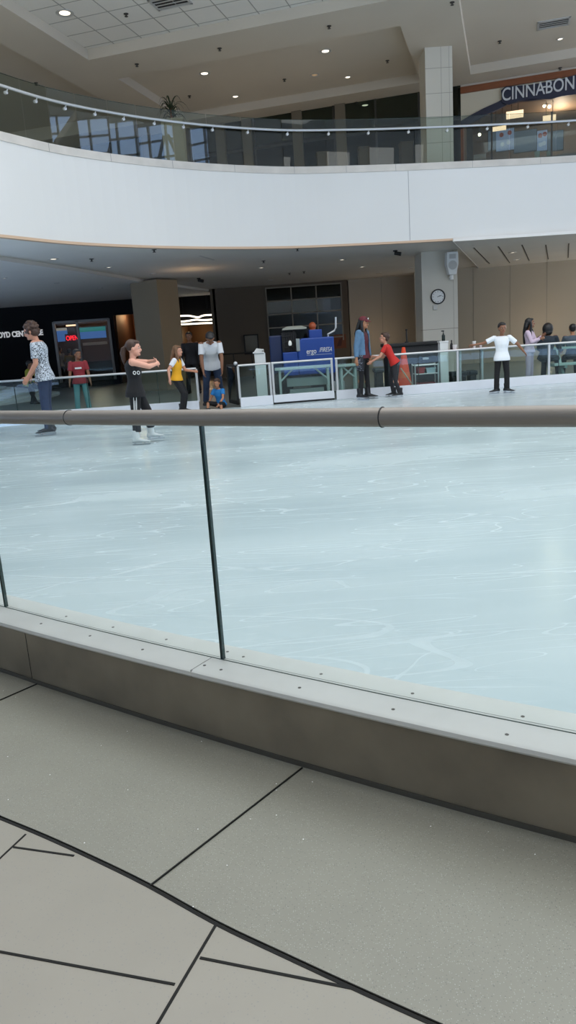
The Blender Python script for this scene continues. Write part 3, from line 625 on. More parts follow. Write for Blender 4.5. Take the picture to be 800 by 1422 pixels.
# ================================================================== BAKERY
def U3(u, dv, z): return uv(u, SV+dv, z)
navy = mat('navy_sign', '#121b38', .4); silver = mat('sign_letters', '#c9cdd2', .35, metal=.2)
cz = []
u_l = S(640, 150)[0]; u_r = u_l + 9.5
def arch(u):   # height of the arch opening of the shop front
    return None
# brown band over the front
zb = S(700, 112)[1]; zb0 = S(640, 131)[1]; zt0 = S(640, 122)[1]
b0 = min(zt0, CZ)
m = MB(); m.box((u_l, SV-.08, zb0), (u_r, SV+.05, b0), UVM); struct(m.build('trim_10', wood), 'orange brown timber band above the bakery front')
m = MB(); m.box((u_l, SV-.02, b0-.02), (u_r, SV+.05, CZ+.02), UVM); struct(m.build('wall_bakery_head', ceil_m))
m = MB(); m.box((u_l-.02, SV-.01, 5.15), (u_l+.07, SV+.3, S(640, 176)[1]), UVM); struct(m.build('trim_11', wood))
# navy arch band: sampled from the picture as the outline of the real arch on the shop plane
low = [(640, 180), (655, 171), (672, 162), (690, 153.5), (706, 145), (725, 141), (745, 139), (770, 137), (800, 133)]
up = [(640, 169), (655, 160), (672, 151), (690, 143), (697, 139)]
A_up = [S(*p) for p in up]; A_lo = [S(*p) for p in low]
# mirror the arch to the right about the sign centre
cx = S(752, 140)[0]
upc = A_up + [(2*cx-a, b) for a, b in A_up[::-1]]; 
lo_l = [a for a in A_lo if a[0] < cx]; loc = lo_l + [(2*cx-a, b) for a, b in lo_l[::-1]]
# cream wall above the arch
m = MB(); wp = [U3(a, -.02, b) for a, b in upc]; 
m.extrude([U3(u_l, -.02, A_up[0][1])] + wp[1:-1] + [U3(2*cx-u_l, -.02, A_up[0][1]), U3(2*cx-u_l, -.02, zb0), U3(u_l, -.02, zb0)], UVM.to_3x3() @ Vector((0, .12, 0)))
struct(m.build('wall_bakery_cream', cream))
m = MB()
A2 = [U3(a, -.07, b) for a, b in upc]; B2 = [U3(a, -.07, b) for a, b in loc]
m.extrude(A2 + B2[::-1], UVM.to_3x3() @ Vector((0, .12, 0))); struct(m.build('trim_12', navy), 'dark navy arch band over the bakery front')
# wavy sign board
t = thing('shop_sign', 'navy wavy sign board with silver letters reading CINNABON', 'sign', U3(cx, -.1, S(750, 140)[1]))
top = [(696, 127), (702, 122), (715, 121), (735, 119.5), (755, 116), (772, 113), (786, 110), (800, 105)]; bot = [(697, 144), (706, 147), (720, 142), (735, 139), (750, 138.5), (765, 139), (780, 135), (800, 132)]
TT = [S(*p) for p in top]; BB = [S(*p) for p in bot]; xr = TT[-1][0]
ex = .55
TT.append((xr+ex*.6, TT[-1][1]-.03)); TT.append((xr+ex, TT[-1][1]-.12)); BB.append((xr+ex*.7, BB[-1][1]-.02))
m = MB(); m.extrude([U3(a, -.12, b) for a, b in TT] + [U3(a, -.12, b) for a, b in BB[::-1]], UVM.to_3x3() @ Vector((0, .06, 0))); m.build('sign_board', navy, t)
L0 = S(697.5, 142); L1 = S(797, 125); h = S(704, 122)[1]-S(704, 142)[1]
c0 = Vector(U3(L0[0], -.13, L0[1])); c1 = Vector(U3(L1[0], -.13, L1[1])); wdt = (c1-c0).length; up_ = Vector((0, 0, 1))
o = text_mesh('lettering', 'CINNABON', h*1.25, .012, silver, t, basis(c0, c1-c0, up_), bold=.003, width=wdt)
dx = (c1-c0).normalized(); q = c0 + dx*wdt*.60 + Vector((0, 0, h*.42)); m = MB(); m.extrude([q - dx*.06, q + dx*.06, q + dx*.06 + Vector((0, 0, .035)), q - dx*.06 + Vector((0, 0, .035))], UVM.to_3x3() @ Vector((0, -.014, 0))); m.build('hyphen', silver, t)
a0 = S(714, 148); a1 = S(776, 140); c0 = Vector(U3(a0[0], -.10, a0[1]-.16)); c1 = Vector(U3(a1[0], -.10, a1[1]-.14))
# bakery glazing, interior, menu boards, lamps
m = MB(); gz = mat('bakery_frame', '#2b211a', .5)
for x in (683, 766): uu = S(x, 200)[0]; m.box((uu-.025, SV-.02, 5.15), (uu+.025, SV+.04, S(x, 155)[1]), UVM)
wf = struct(m.build('window_5', gz)); m = MB(); m.box((u_l+.1, SV+.0, 5.15), (u_r, SV+.012, S(740, 140)[1]), UVM); struct(m.build('pane', G_clear, wf))
bw = mat('bakery_wall', '#6f5b4a', .7)
m = MB(); m.box((u_l-.1, SV+4.5, 5.15), (u_r, SV+4.6, CZ), UVM); m.box((u_l-.1, SV+.25, 5.15), (u_l, SV+4.6, CZ), UVM); m.box((u_r, SV+.2, 5.15), (u_r+.1, SV+4.6, CZ), UVM); m.box((u_l-.1, SV+.1, 8.1), (u_r, SV+4.6, 8.2), UVM); m.box((u_l-.1, SV+.1, 5.05), (u_r, SV+4.6, 5.16), UVM); struct(m.build('wall_bakery_interior', bw))
def panel_on(px0, px1, py0, py1, dv): a = S(px0, py0, dv); b = S(px1, py1, dv); return a[0], b[0], b[1], a[1]
blue1 = mat('menu_blue', '#8fa3cc', .4, emit=.28); blue2 = mat('menu_grey', '#5c6b80', .4, emit=.25); pale = mat('menu_pale', '#b9c4d8', .4, emit=.3); red_s = mat('menu_picture', '#8a3b34', .5, emit=.2)
for k, (x0_, x1_, y0_, y1_, mm, lb) in enumerate(((678, 689, 182, 207, blue2, 'narrow leftmost menu board in the bakery'), (689, 714, 181, 207, blue1, 'bright blue menu board with round pictures in the bakery'), (714, 745, 183, 208, blue2, 'grey menu board in the middle of the bakery row'),
                                    (746, 760, 182, 208, blue1, 'narrow bright blue menu board right of the grey one in the bakery'), (761, 782, 183, 207, blue2, 'rightmost blue grey menu board in the bakery'))):
    a, b, z0, z1 = panel_on(x0_, x1_, y0_, y1_, 2.4); t = thing('menu_board', lb, 'menu board', U3(a, 2.4, z0), 'menu boards in the bakery')
    m = MB(); m.box((a, SV+2.4, z0), (b, SV+2.44, z1), UVM); m.build('screen', mm, t)
    m = MB(); m.box((a-.02, SV+2.44, z0-.02), (b+.02, SV+2.5, z1+.02), UVM); m.build('casing', black, t)
    if mm is blue1:
        for fx, fz, cc in ((.3, .75, red_s), (.75, .8, red_s), (.35, .3, pale), (.7, .35, pale)):
            m = MB(); m.lathe(U3(a + (b-a)*fx, 2.398, z0 + (z1-z0)*fz), [(.07, 0), (.07, .006)], 14, axis=UVM.to_3x3() @ Vector((0, -1, 0))); m.build('picture', cc, t)
warm = mat('warm_lamp', '#ffd7b4', .4, emit=1.6)
for x, y, w, hh, dv, lb in ((715, 159, 12, 3.6, 1.2, 'long oval pendant lamp glowing high in the bakery, upper left'), (693, 178.5, 10, 1.8, 1.4, 'long glowing lamp at the handrail height in the bakery, lower left'), (763, 164, 9, 3, 1.6, 'glowing pendant lamp in the bakery, right of the long oval one')):
    a, b, z0, z1 = panel_on(x-w, x+w, y-hh, y+hh, dv); cxx = (a+b)/2; zc = (z0+z1)/2
    t = thing('pendant_lamp', lb, 'lamp', U3(cxx, dv, zc)); m = MB()
    m.path([U3(a + (b-a)*s, dv, zc) for s in (0, .08, .5, .92, 1)], abs(z1-z0)/2, 12); m.build('lamp_shade', warm, t, smooth=True)
    m = MB(); m.tube(U3(cxx-.1, dv, zc + .05), U3(cxx-.1, dv, 8.1), .008, n=6); m.tube(U3(cxx+.1, dv, zc + .05), U3(cxx+.1, dv, 8.1), .008, n=6); m.build('cord', black, t)
for x, y, lb in ((763, 148, 'tiny bright spotlight in the bakery, right one of two'), (756, 147, 'tiny bright spotlight in the bakery, left one of two'), (666, 187, 'tiny warm spotlight low in the bakery by the timber edge')):
    p = ATP(x, y, uv(0, SV+2), uv(0, 1)); t = thing('spotlight', lb, 'lamp', p); m = MB(); m.ell(p, .05); m.build('bulb', mat('bulb', '#fff1dc', .4, emit=5), t, smooth=True); m = MB(); m.tube(p + Vector((0, 0, .04)), (p.x, p.y, 8.12), .012, n=6); m.build('stem', black, t)
a, b, z0, z1 = panel_on(658, 675, 216, 221, .02); t_ = MB(); t_.path([U3(a + (b-a)*s, -.02, (z0+z1)/2) for s in (0, .1, .5, .9, 1)], abs(z1-z0)/2+.01, 10); o = t_.build('sticker', mat('sticker_pale', '#9a9a96', .5)); tag(o, 'small pale oval sticker at the bottom of the bakery window', 'sticker')
for x, lb in ((746, 'pale green cup on the bakery counter behind the glass'), (763, 'pale tan box on the bakery counter beside the cup')):
    a, b, z0, z1 = panel_on(x-4, x+4, 211, 218, .6); m = MB()
    if 'cup' in lb: m.lathe(U3((a+b)/2, .6, z0), [(.07, 0), (.09, z1-z0), (.08, z1-z0), (.06, .02)], 14); o = m.build('cup', mat('cup_green', '#7d9086', .5))
    else: m.box((a, SV+.55, z0), (b, SV+.75, z1), UVM); o = m.build('box', mat('box_tan', '#a3927a', .6), bevel=.01)
    tag(o, lb, lb.split(' ')[2])
m = MB(); a = S(735, 218, .6); m.box((a[0], SV+.4, 5.16), (a[0]+2.2, SV+1.1, z0), UVM); m.box((a[0]-.05, SV+.35, z0-.05), (a[0]+2.25, SV+1.15, z0-.001), UVM); o = m.build('counter', mat('bakery_counter', '#4a4440', .5)); tag(o, 'dark serving counter inside the bakery front', 'counter')
for x0_, x1_, y0_, lb in ((440, 456, 212, 'beige block behind the balcony glass left of the slim column, farther one'), (498, 512, 205, 'beige block behind the balcony glass left of the slim column, middle one'), (556, 573, 198, 'beige block behind the balcony glass, touching the slim column on its left')):
    a = AT(x0_, y0_, 23.0); b = AT(x1_, y0_, 23.0); m = MB(); m.box((a.x, 22.9, 5.15), (b.x, 23.3, a.z)); m.box((a.x-.02, 22.88, a.z-.04), (b.x+.02, 23.32, a.z)); o = m.build('display_plinth', mat('plinth_beige', '#4d463a', .7), bevel=.01); tag(o, lb, 'plinth')
# ================================================================== PEOPLE
skinA = mat('skin_light', '#c08a70', .55); skinB = mat('skin_tan', '#a87555', .55); skinC = mat('skin_brown', '#855a40', .55); skinD = mat('skin_deep', '#442a1d', .55)
hairB = mat('hair_black', '#100d0c', .45, var=.2, scale=30); hairBr = mat('hair_brown', '#3d2618', .5, var=.25, scale=30); hairL = mat('hair_light_brown', '#6b4a2e', .5, var=.25, scale=30)
eye_m = mat('eye_dark', '#17100c', .25); eyew = mat('eye_white', '#d8d4cc', .3); lip_m = mat('lips', '#8a4a40', .5)
blade_m = mat('blade_steel', '#b8bcc0', .25, metal=.9)
def D(a, b, side):       # limb direction: a degrees forward of straight down, b degrees outward
    a = R_(a); b = R_(b); return Vector((math.sin(a)*math.cos(b), side*math.sin(b), -math.cos(a)*math.cos(b)))
def ring(c, f, w, a, b, n=18):
    return [c + f*math.cos(2*math.pi*i/n)*a + w*math.sin(2*math.pi*i/n)*b for i in range(n)]
def person(label, px, py, Y, Ht, yaw, lean=3, head=(0, 0), armL=((5, 10), (15, 8)), armR=((5, 10), (15, 8)), legL=((2, 5), (-2, 4)), legR=((2, 5), (-2, 4)), skin=None, shirt=None, sleeve=.55, hem=.03,
           pants=None, plen=1.0, shoes=None, skates=True, hair=None, style='short', hs=1.0, vox=.009, twist=0, slim=1.0, base=None, z0=None, extra=None, group=None, hand_curl=35, seat=None, lw=1.0, toe=10):
    base = base or Vector((AT(px, py, Y).x, Y, 0)); t = thing('person', label, 'person', base, group, rotz=R_(yaw)); t['_local'] = True
    h = Ht; S3 = Vector; ln = R_(lean); f = S3((math.cos(ln), 0, -math.sin(ln))); u = S3((math.sin(ln), 0, math.cos(ln))); w = S3((0, 1, 0))
    Hp = S3((0, 0, 0)); sw = .108*h*slim; hw = .052*h*slim
    chest = Hp + u*.20*h; neck = Hp + u*.295*h; sh = {1: Hp + u*.268*h + w*sw, -1: Hp + u*.268*h - w*sw}
    tw = Matrix.Rotation(R_(twist), 3, u); 
    for s in (1, -1): sh[s] = Hp + u*.268*h + tw @ (w*s*sw)
    wt = tw @ w; ft = tw @ f
    J = {}
    for s, arm, leg in ((1, armL, legL), (-1, armR, legR)):
        el = sh[s] + D(arm[0][0], arm[0][1], s)*.17*h; wr = el + D(arm[1][0], arm[1][1], s)*.145*h
        hp = Hp + w*s*hw - S3((0, 0, .01*h)); kn = hp + D(leg[0][0], leg[0][1], s)*.245*h; an = kn + D(leg[1][0], leg[1][1], s)*.235*h
        J[s] = (el, wr, hp, kn, an)
    sole = (.042 if not skates else .055)*h + (.0 if not skates else .012)
    low = min(J[1][4].z, J[-1][4].z) - sole
    up = (ICE if z0 is None else z0) - low if seat is None else seat - (Hp.z - .06*h)
    t.location.z = up
    # ---- head frame
    Rh = Matrix.Rotation(R_(head[1]), 3, 'Z') @ Matrix.Rotation(R_(head[0]), 3, 'Y')
    hc = neck + Rh @ S3((.012*h, 0, .095*h*hs)); k = h*hs
    X = lambda x, y, z: hc + Rh @ S3((x*k, y*k, z*k))
    m = MB()
    # torso
    def torso(g, z0_=-.055, z1_=.30):
        R = []
        for z, a, b in ((-.06, .052, .078), (-.03, .064, .092), (0, .066, .096), (.06, .058, .084), (.11, .055, .08), (.17, .064, .094), (.22, .066, .104), (.255, .056, .105), (.275, .044, .088), (.288, .034, .05), (.298, .03, .034)):
            if z < z0_ or z > z1_: continue
            kk = min(1, max(0, z/.26)); ff = f.lerp(ft, kk).normalized(); ww = w.lerp(wt, kk).normalized()
            R.append(ring(Hp + u*z*h - ff*(.008*h if z > .2 else 0), ff, ww, a*h*g[0]*slim + g[1], b*h*g[0]*slim + g[1]))
        return R
    m.loft(torso((1, 0)))
    m.cap(neck - u*.03*h, hc - Rh @ S3((.012*k, 0, .02*k)), .031*h*max(.85, slim), .029*h*max(.85, slim))
    m.ell(hc + Rh @ S3((-.006*k, 0, .012*k)), (.058*k, .047*k, .057*k), Rh, 16, 12)         # skull
    m.ell(hc + Rh @ S3((.014*k, 0, -.03*k)), (.04*k, .037*k, .042*k), Rh, 14, 10)            # jaw
    m.tube(X(.044, 0, .008), X(.062, 0, -.016), .006*k, .011*k, 8); m.ell(X(.058, 0, -.018), (.010*k, .011*k, .008*k), Rh, 8, 6)
    m.ell(X(.046, 0, -.052), (.012*k, .016*k, .012*k), Rh, 8, 6); m.ell(X(.048, 0, .016), (.01*k, .034*k, .006*k), Rh, 8, 6)
    for s in (1, -1): m.ell(X(-.004, .048*s, -.006), (.012*k, .007*k, .019*k), Rh, 8, 6)
    for s in (1, -1):
        el, wr, hp, kn, an = J[s]; arm = armL if s == 1 else armR
        m.ell(sh[s], .036*h*slim, n=10); m.cap(sh[s], el, .031*h*slim, .0245*h*slim); m.cap(el, wr, .0245*h*slim, .0165*h*slim)
        d = (wr-el).normalized(); inw = (S3((.15, -s, 0)) - d*d.dot(S3((.15, -s, 0)))).normalized(); wd = d.cross(inw).normalized()
        pc = wr + d*.03*h; m.loft([ring(wr, inw, wd, .012*h, .016*h, 10), ring(wr + d*.02*h, inw, wd, .012*h, .022*h, 10), ring(wr + d*.05*h, inw, wd, .010*h, .024*h, 10)])
        cu = R_(hand_curl); d2 = (d*math.cos(cu*.6) + inw*math.sin(cu*.6)); d3 = (d*math.cos(cu*1.5) + inw*math.sin(cu*1.5)); fr = max(.0052*h, .0065)
        for i, L in enumerate((.040, .045, .042, .034)):
            b0 = wr + d*.047*h + wd*(-.018 + .012*i)*h; b1 = b0 + d2*L*.55*h; m.cap(b0, b1, fr, fr*.95, 6); m.cap(b1, b1 + d3*L*.5*h, fr*.92, fr*.8, 6)
        b0 = wr + d*.015*h - wd*.018*h; b1 = b0 + (d*.6 - wd*.7 + inw*.3).normalized()*.026*h; m.cap(b0, b1, fr*1.15, fr, 6); m.cap(b1, b1 + (d*.85 - wd*.2 + inw*.4).normalized()*.022*h, fr, fr*.85, 6)
        m.cap(hp, kn, .050*h*slim, .034*h*slim); m.cap(kn, an, .034*h*slim, .021*h*slim); m.ell(kn.lerp(an, .3) - S3((.008*h, 0, 0)), (.032*h*slim, .03*h*slim, .05*h), n=10)
        fx = Matrix.Rotation(R_(toe*s), 3, 'Z'); m.cap(an - fx @ S3((.012*h, 0, .02*h)), an + fx @ S3((.085*h, 0, -.03*h)), .018*h, .014*h)
    body = local(m.build('body', skin, t, remesh=vox, sm=2))
    for s in (1, -1):
        m = MB(); m.ell(X(.0445, .0195*s, .004), (.0068*k, .0085*k, .0042*k), Rh, 8, 6); e = local(m.build('eye', eyew, t, smooth=True)); m = MB(); m.ell(X(.0495, .0195*s, .004), (.0035*k, .0048*k, .0042*k), Rh, 8, 6); local(m.build('iris', eye_m, e, smooth=True))
        m = MB(); m.path([X(.05, .008*s, .017), X(.0495, .02*s, .021), X(.043, .031*s, .017)], .0022*k, 6); local(m.build('eyebrow', hair, t, smooth=True))
    m = MB(); m.path([X(.047, -.014, -.037), X(.0535, -.006, -.0355), X(.0535, .006, -.0355), X(.047, .014, -.037)], .0032*k, 6); local(m.build('mouth', lip_m, t, smooth=True))
    # ---- hair
    if style:
        m = MB(); m.ell(X(-.019, 0, .022), (.058*k, .0545*k, .056*k), Rh, 16, 12); m.ell(X(.014, 0, .052), (.036*k, .043*k, .018*k), Rh, 12, 8)
        if style == 'short': m.ell(X(-.036, 0, -.01), (.032*k, .046*k, .036*k), Rh, 12, 8)
        if style == 'shaggy':
            m.ell(X(-.03, 0, -.012), (.044*k, .056*k, .046*k), Rh, 12, 8); rr = random.Random(5)
            for q in range(40):
                a = rr.uniform(0, 6.28); e = rr.uniform(-.5, 1.3); v = S3((-.02 + .058*math.cos(a)*math.cos(e), .056*math.sin(a)*math.cos(e), .018 + .06*math.sin(e)))
                if v.x > .03 and v.z < .04: continue
                m.ell(X(*v), rr.uniform(.012, .018)*k, n=8, m=6)
            for s in (1, -1): m.ell(X(.012, .046*s, .0), (.014*k, .010*k, .028*k), Rh, 8, 6)
        if style in ('long', 'vlong'):
            L = .20 if style == 'long' else .26
            bk = neck - ft*.05*h; pts = [X(-.04, 0, .01), X(-.055, 0, -.05), bk + u*(-.03)*h - ft*.02*h, bk - u*(L-.08)*h - ft*.02*h, bk - u*L*h - ft*.01*h]; rad = [(.04, .052), (.038, .056), (.03, .06), (.024, .05), (.012, .024)]
            m.loft([ring(p, ft, wt, a*k, b*k) for p, (a, b) in zip(pts, rad)])
            for s in (1, -1): m.loft([ring(p, ft, wt, a*k, a*k, 10) for p, a in ((X(-.002, .05*s, .025), .014), (X(.0, .056*s, -.03), .018), (sh[s]*.45 + neck*.55 + ft*.028*h + S3((0, 0, .0)), .02), (sh[s]*.45 + neck*.55 + ft*.045*h - u*.09*h, .012))])
        if style == 'pony':
            m.ell(X(-.062, 0, .012), .022*k, n=10); pts = [X(-.062, 0, .02), X(-.09, 0, .0), X(-.098, 0, -.05), X(-.088, 0, -.11), X(-.08, 0, -.15)]
            m.loft([ring(p, Rh @ S3((1, 0, 0)), w, a*k, a*k*1.1, 10) for p, a in zip(pts, (.014, .022, .024, .018, .006))])
        if style == 'puff': m.ell(X(-.02, 0, .0), (.07*k, .075*k, .085*k), Rh, 16, 12); m.ell(X(-.03, 0, -.05), (.055*k, .07*k, .05*k), Rh, 12, 8)
        if style == 'buns': m.ell(X(-.05, 0, .062), .026*k, n=10)
        hb = local(m.build('hair', hair, t, remesh=max(vox, .006)*.9, sm=2))
    # ---- clothes
    if pants:
        m = MB(); g = .012*h*slim
        m.loft([ring(Hp + u*z*h, f, w, a*h*slim + .006, b*h*slim + .006) for z, a, b in ((-.062, .045, .07), (-.04, .067, .093), (0, .069, .099), (.05, .062, .09))])
        for s in (1, -1):
            el, wr, hp, kn, an = J[s]; m.ell(hp, .056*h*slim + .004, n=12); m.tube(hp, kn, .055*h*slim + .004, (.038*h*slim + .006)*lw); m.ell(kn, (.038*h*slim + .006)*lw, n=12)
            e = kn.lerp(an, plen); m.tube(kn, e, (.038*h*slim + .006)*lw, (.033*h*slim + .009)*lw)
        local(m.build('trousers', pants, t, remesh=vox, sm=3))
    if shirt:
        m = MB(); R = []
        z_ = -hem
        fl = 1.0
        R.append(ring(Hp + u*z_*h, f, w, .088*h*slim + .012, .116*h*slim + .014)); R.append(ring(Hp + u*(z_*.4+.004)*h, f, w, .083*h*slim + .011, .114*h*slim + .012)); R += torso((1.05, .009), max(.05, z_+.02), .29); m.loft(R)
        for s in (1, -1):
            el, wr = J[s][0], J[s][1]
            if sleeve > 0:
                m.ell(sh[s] - u*.004*h, .034*h*slim + .007, n=12)
                if sleeve <= 1: m.tube(sh[s], sh[s].lerp(el, sleeve), .033*h*slim + .007, .034*h*slim + .008)
                else: m.tube(sh[s], el, .034*h*slim + .006, .031*h*slim + .006); m.ell(el, .031*h*slim + .006, n=12); m.tube(el, el.lerp(wr, min(sleeve-1, .97)), .031*h*slim + .006, .022*h*slim + .006)
        local(m.build('shirt', shirt, t, remesh=vox, sm=2))
    # ---- shoes or skates
    for s in (1, -1):
        an = J[s][4]; m = MB(); zb = -sole + (.030*h if skates else 0)
        fx = Matrix.Rotation(R_(toe*s), 3, 'Z'); P = lambda x, y, z: an + fx @ S3((x*h, y*h, z)); wf = fx @ w
        m.loft([ring(P(x, 0, (zb + tp)/2), S3((0, 0, 1)), wf, (tp-zb)/2, b*h, 12) for x, tp, b in ((-.055, .0, .021), (-.042, .02*h, .031), (0, .024*h, .034), (.035, .004*h, .035), (.075, -.012*h, .037), (.115, -.022*h, .031), (.132, -.032*h, .015))])
        if skates: m.tube(P(-.006, 0, -.01*h), P(-.014, 0, .085*h), .036*h, .038*h)
        else: m.tube(P(-.004, 0, -.01*h), P(-.006, 0, .02*h), .03*h, .031*h)
        nm = 'skate' if skates else 'shoe'; b_ = local(m.build(nm, shoes, t, remesh=vox*.9, sm=2))
        if skates:
            MF = Matrix.Translation(an) @ fx.to_4x4(); m = MB(); m.box((-.055*h, -.002, -sole), (.128*h, .002, -sole+.013*h), MF)
            for xx in (-.03, .07): m.tube(P(xx, 0, -sole+.010*h), P(xx, 0, zb+.006*h), .008*h, .014*h, 8)
            m.box((-.05*h, -.02*h, zb-.004*h), (.115*h, .02*h, zb+.006*h), MF); local(m.build('blade', blade_m, b_))
    if extra: extra(t, dict(J=J, X=X, u=u, f=f, w=w, h=h, k=k, Hp=Hp, Rh=Rh, sh=sh, neck=neck, ft=ft, wt=wt, ring=ring))
    return t
def pattern_mat(name, base, spots, sc=26, thr=.48):
    m = mat(name, base, .75); nt = m.node_tree; b = nt.nodes['Principled BSDF']; v = nt.nodes.new('ShaderNodeTexNoise'); v.inputs['Scale'].default_value = sc; v.inputs['Detail'].default_value = 1.5; v.inputs['Distortion'].default_value = 1.2
    nt.links.new(nt.nodes['Texture Coordinate'].outputs['Object'], v.inputs[0]); r = nt.nodes.new('ShaderNodeValToRGB'); r.color_ramp.interpolation = 'CONSTANT'; r.color_ramp.elements[0].color = lin(spots); r.color_ramp.elements[1].position = thr; r.color_ramp.elements[1].color = lin(base)
    nt.links.new(v.outputs[0], r.inputs[0]); nt.links.new(r.outputs[0], b.inputs['Base Color']); return m
denim = mat('denim', '#26354f', .8, var=.15, scale=14); blackc = mat('black_cloth', '#121214', .85); tee = mat('white_tee', '#d6d8da', .8); palet = mat('warm_white_tee', '#b5b1a6', .8)
blackboot = mat('black_boot', '#17171a', .4); whiteboot = mat('white_boot', '#c9cccb', .4)
# 1 man in the patterned shirt, far left on the ice, gliding left
person('man in a black and white patterned shirt and blue jeans, skating at far left', 73, 603, 12.3, 1.80, 180, lean=5, head=(18, 0), armL=((0, 8), (38, -4)), armR=((8, 4), (46, -8)), legL=((3, 3), (-2, 2)), legR=((7, 3), (2, 2)),
       skin=skinA, shirt=pattern_mat('patterned_shirt', '#c3ccd4', '#1d232c', 55), hem=.06, sleeve=.75, pants=denim, shoes=blackboot, hair=hairBr, style='shaggy', hs=1.02, slim=.94, vox=.009)
# 2 girl in the black tank top
def tank_extra(t, g):
    h = g['h']
    m = MB()
    for s in (1, -1):
        el, wr, hp, kn, an = g['J'][s]
        for o in (-.014, 0, .014):
            a = hp + Vector((o*h, s*.052*h + .004*s, -.01*h)); b = kn + Vector((o*h*.8, s*(.034*h+.0085), 0)); c = kn.lerp(an, .97) + Vector((o*h*.7, s*(.0255*h+.0095), 0)); m.path([a, a.lerp(b, .5) + Vector((0, s*.004, 0)), b, c], .0055, 6)
    local(m.build('side_stripes', white, t))
    m = MB(); m.lathe(g['X'](-.078, 0, .0), [(.018, -.01), (.026, 0), (.018, .01)], 12); local(m.build('hair_tie', mat('hair_tie', '#b3aa72', .6), t))
    # number printed on the back / side of the shirt
    c = g['Hp'] + g['u']*.165*h
    m = MB()
    for q in (-1, 1):
        cc = c + Vector((.045*h + q*.0*h, -.098*h*.9, 0)); 
        ctr = c + g['f']*(.012 + .024*(q*.5+.5)*1.6)*h + Vector((0, -.108*h - .004, 0))
        m.loft([[ctr + Vector((math.cos(a)*r*h, yy, math.sin(a)*r*1.2*h)) for a in [2*math.pi*i/16 for i in range(16)]] for r, yy in ((.016, 0), (.016, -.004), (.009, -.004), (.009, 0), (.016, 0))], caps=False)
    local(m.build('printed_number', white, t))
tg = person('girl in a black tank top with both arms stretched out, wearing white skates', 196, 616, 10.25, 1.36, 8, lean=2, head=(6, -5), armL=((84, 30), (100, -64)), armR=((72, 14), (104, -60)), legL=((24, 4), (4, 4)), legR=((-4, 5), (-2, 4)),
       skin=mat('skin_fair', '#d8a088', .55), shirt=blackc, hem=.075, sleeve=0, pants=blackc, plen=.72, shoes=whiteboot, hair=hairBr, style='pony', hs=1.14, slim=1.08, vox=.0085, extra=tank_extra, hand_curl=25)
# 3 girl in yellow
def vest_extra(t, g):
    h = g['h']; m = MB()
    for s in (1, -1):
        el = g['J'][s][0]; m.ell(g['sh'][s], .04*h, n=12); m.tube(g['sh'][s], g['sh'][s].lerp(el, .6), .04*h, .037*h)
    local(m.build('sleeve_pair', tee, t, remesh=.009, sm=2))
person('girl with long hair in a yellow top with white sleeves, holding the far left rail', 250, 571, 14.75, 1.30, -15, lean=7, head=(5, 0), armL=((20, 14), (80, -6)), armR=((-28, 30), (10, 20)), legL=((22, 4), (-14, 3)), legR=((28, 4), (-10, 3)),
       skin=skinA, shirt=mat('yellow_top', '#e0a113', .8), hem=.03, sleeve=0, pants=blackc, shoes=blackboot, hair=hairL, style='long', hs=1.14, slim=.98, extra=vest_extra)
# 4 man bending in the opening
person('man in a white T-shirt and jeans bending forward at the rink opening', 297, 545, 16.3, 1.74, -82, lean=30, head=(55, 0), armL=((8, 5), (12, -3)), armR=((8, 5), (12, -3)), legL=((-14, 7), (-18, 5)), legR=((-10, 7), (-18, 5)),
       skin=skinC, shirt=tee, hem=.05, sleeve=.7, pants=denim, shoes=blackboot, skates=False, hair=hairB, style='short', z0=ICE-.002)
# 5 child in blue sitting at the opening
person('small child in a blue T-shirt sitting on the ice edge at the rink opening', 308, 568, 15.45, 1.12, -120, lean=12, head=(14, 10), armL=((30, 14), (50, -6)), armR=((18, 20), (30, 10)), legL=((100, 22), (10, 10)), legR=((104, 24), (62, -30)),
       skin=skinB, shirt=mat('blue_tee', '#1f74b4', .8), hem=.02, pants=blackc, plen=.1, shoes=blackboot, skates=False, hair=hairBr, hs=1.15, slim=.92, seat=ICE+.005)
# 6 man in dark clothes beyond the opening
person('man in dark clothes standing in shadow behind the bending man', 270, 545, 21.0, 1.70, -95, lean=2, head=(6, 0), skin=skinC, shirt=mat('black_hoodie', '#18171b', .85), sleeve=1.95, hem=.06, pants=blackc, shoes=blackboot, skates=False, hair=hairB, vox=.011, z0=ICE-.002)
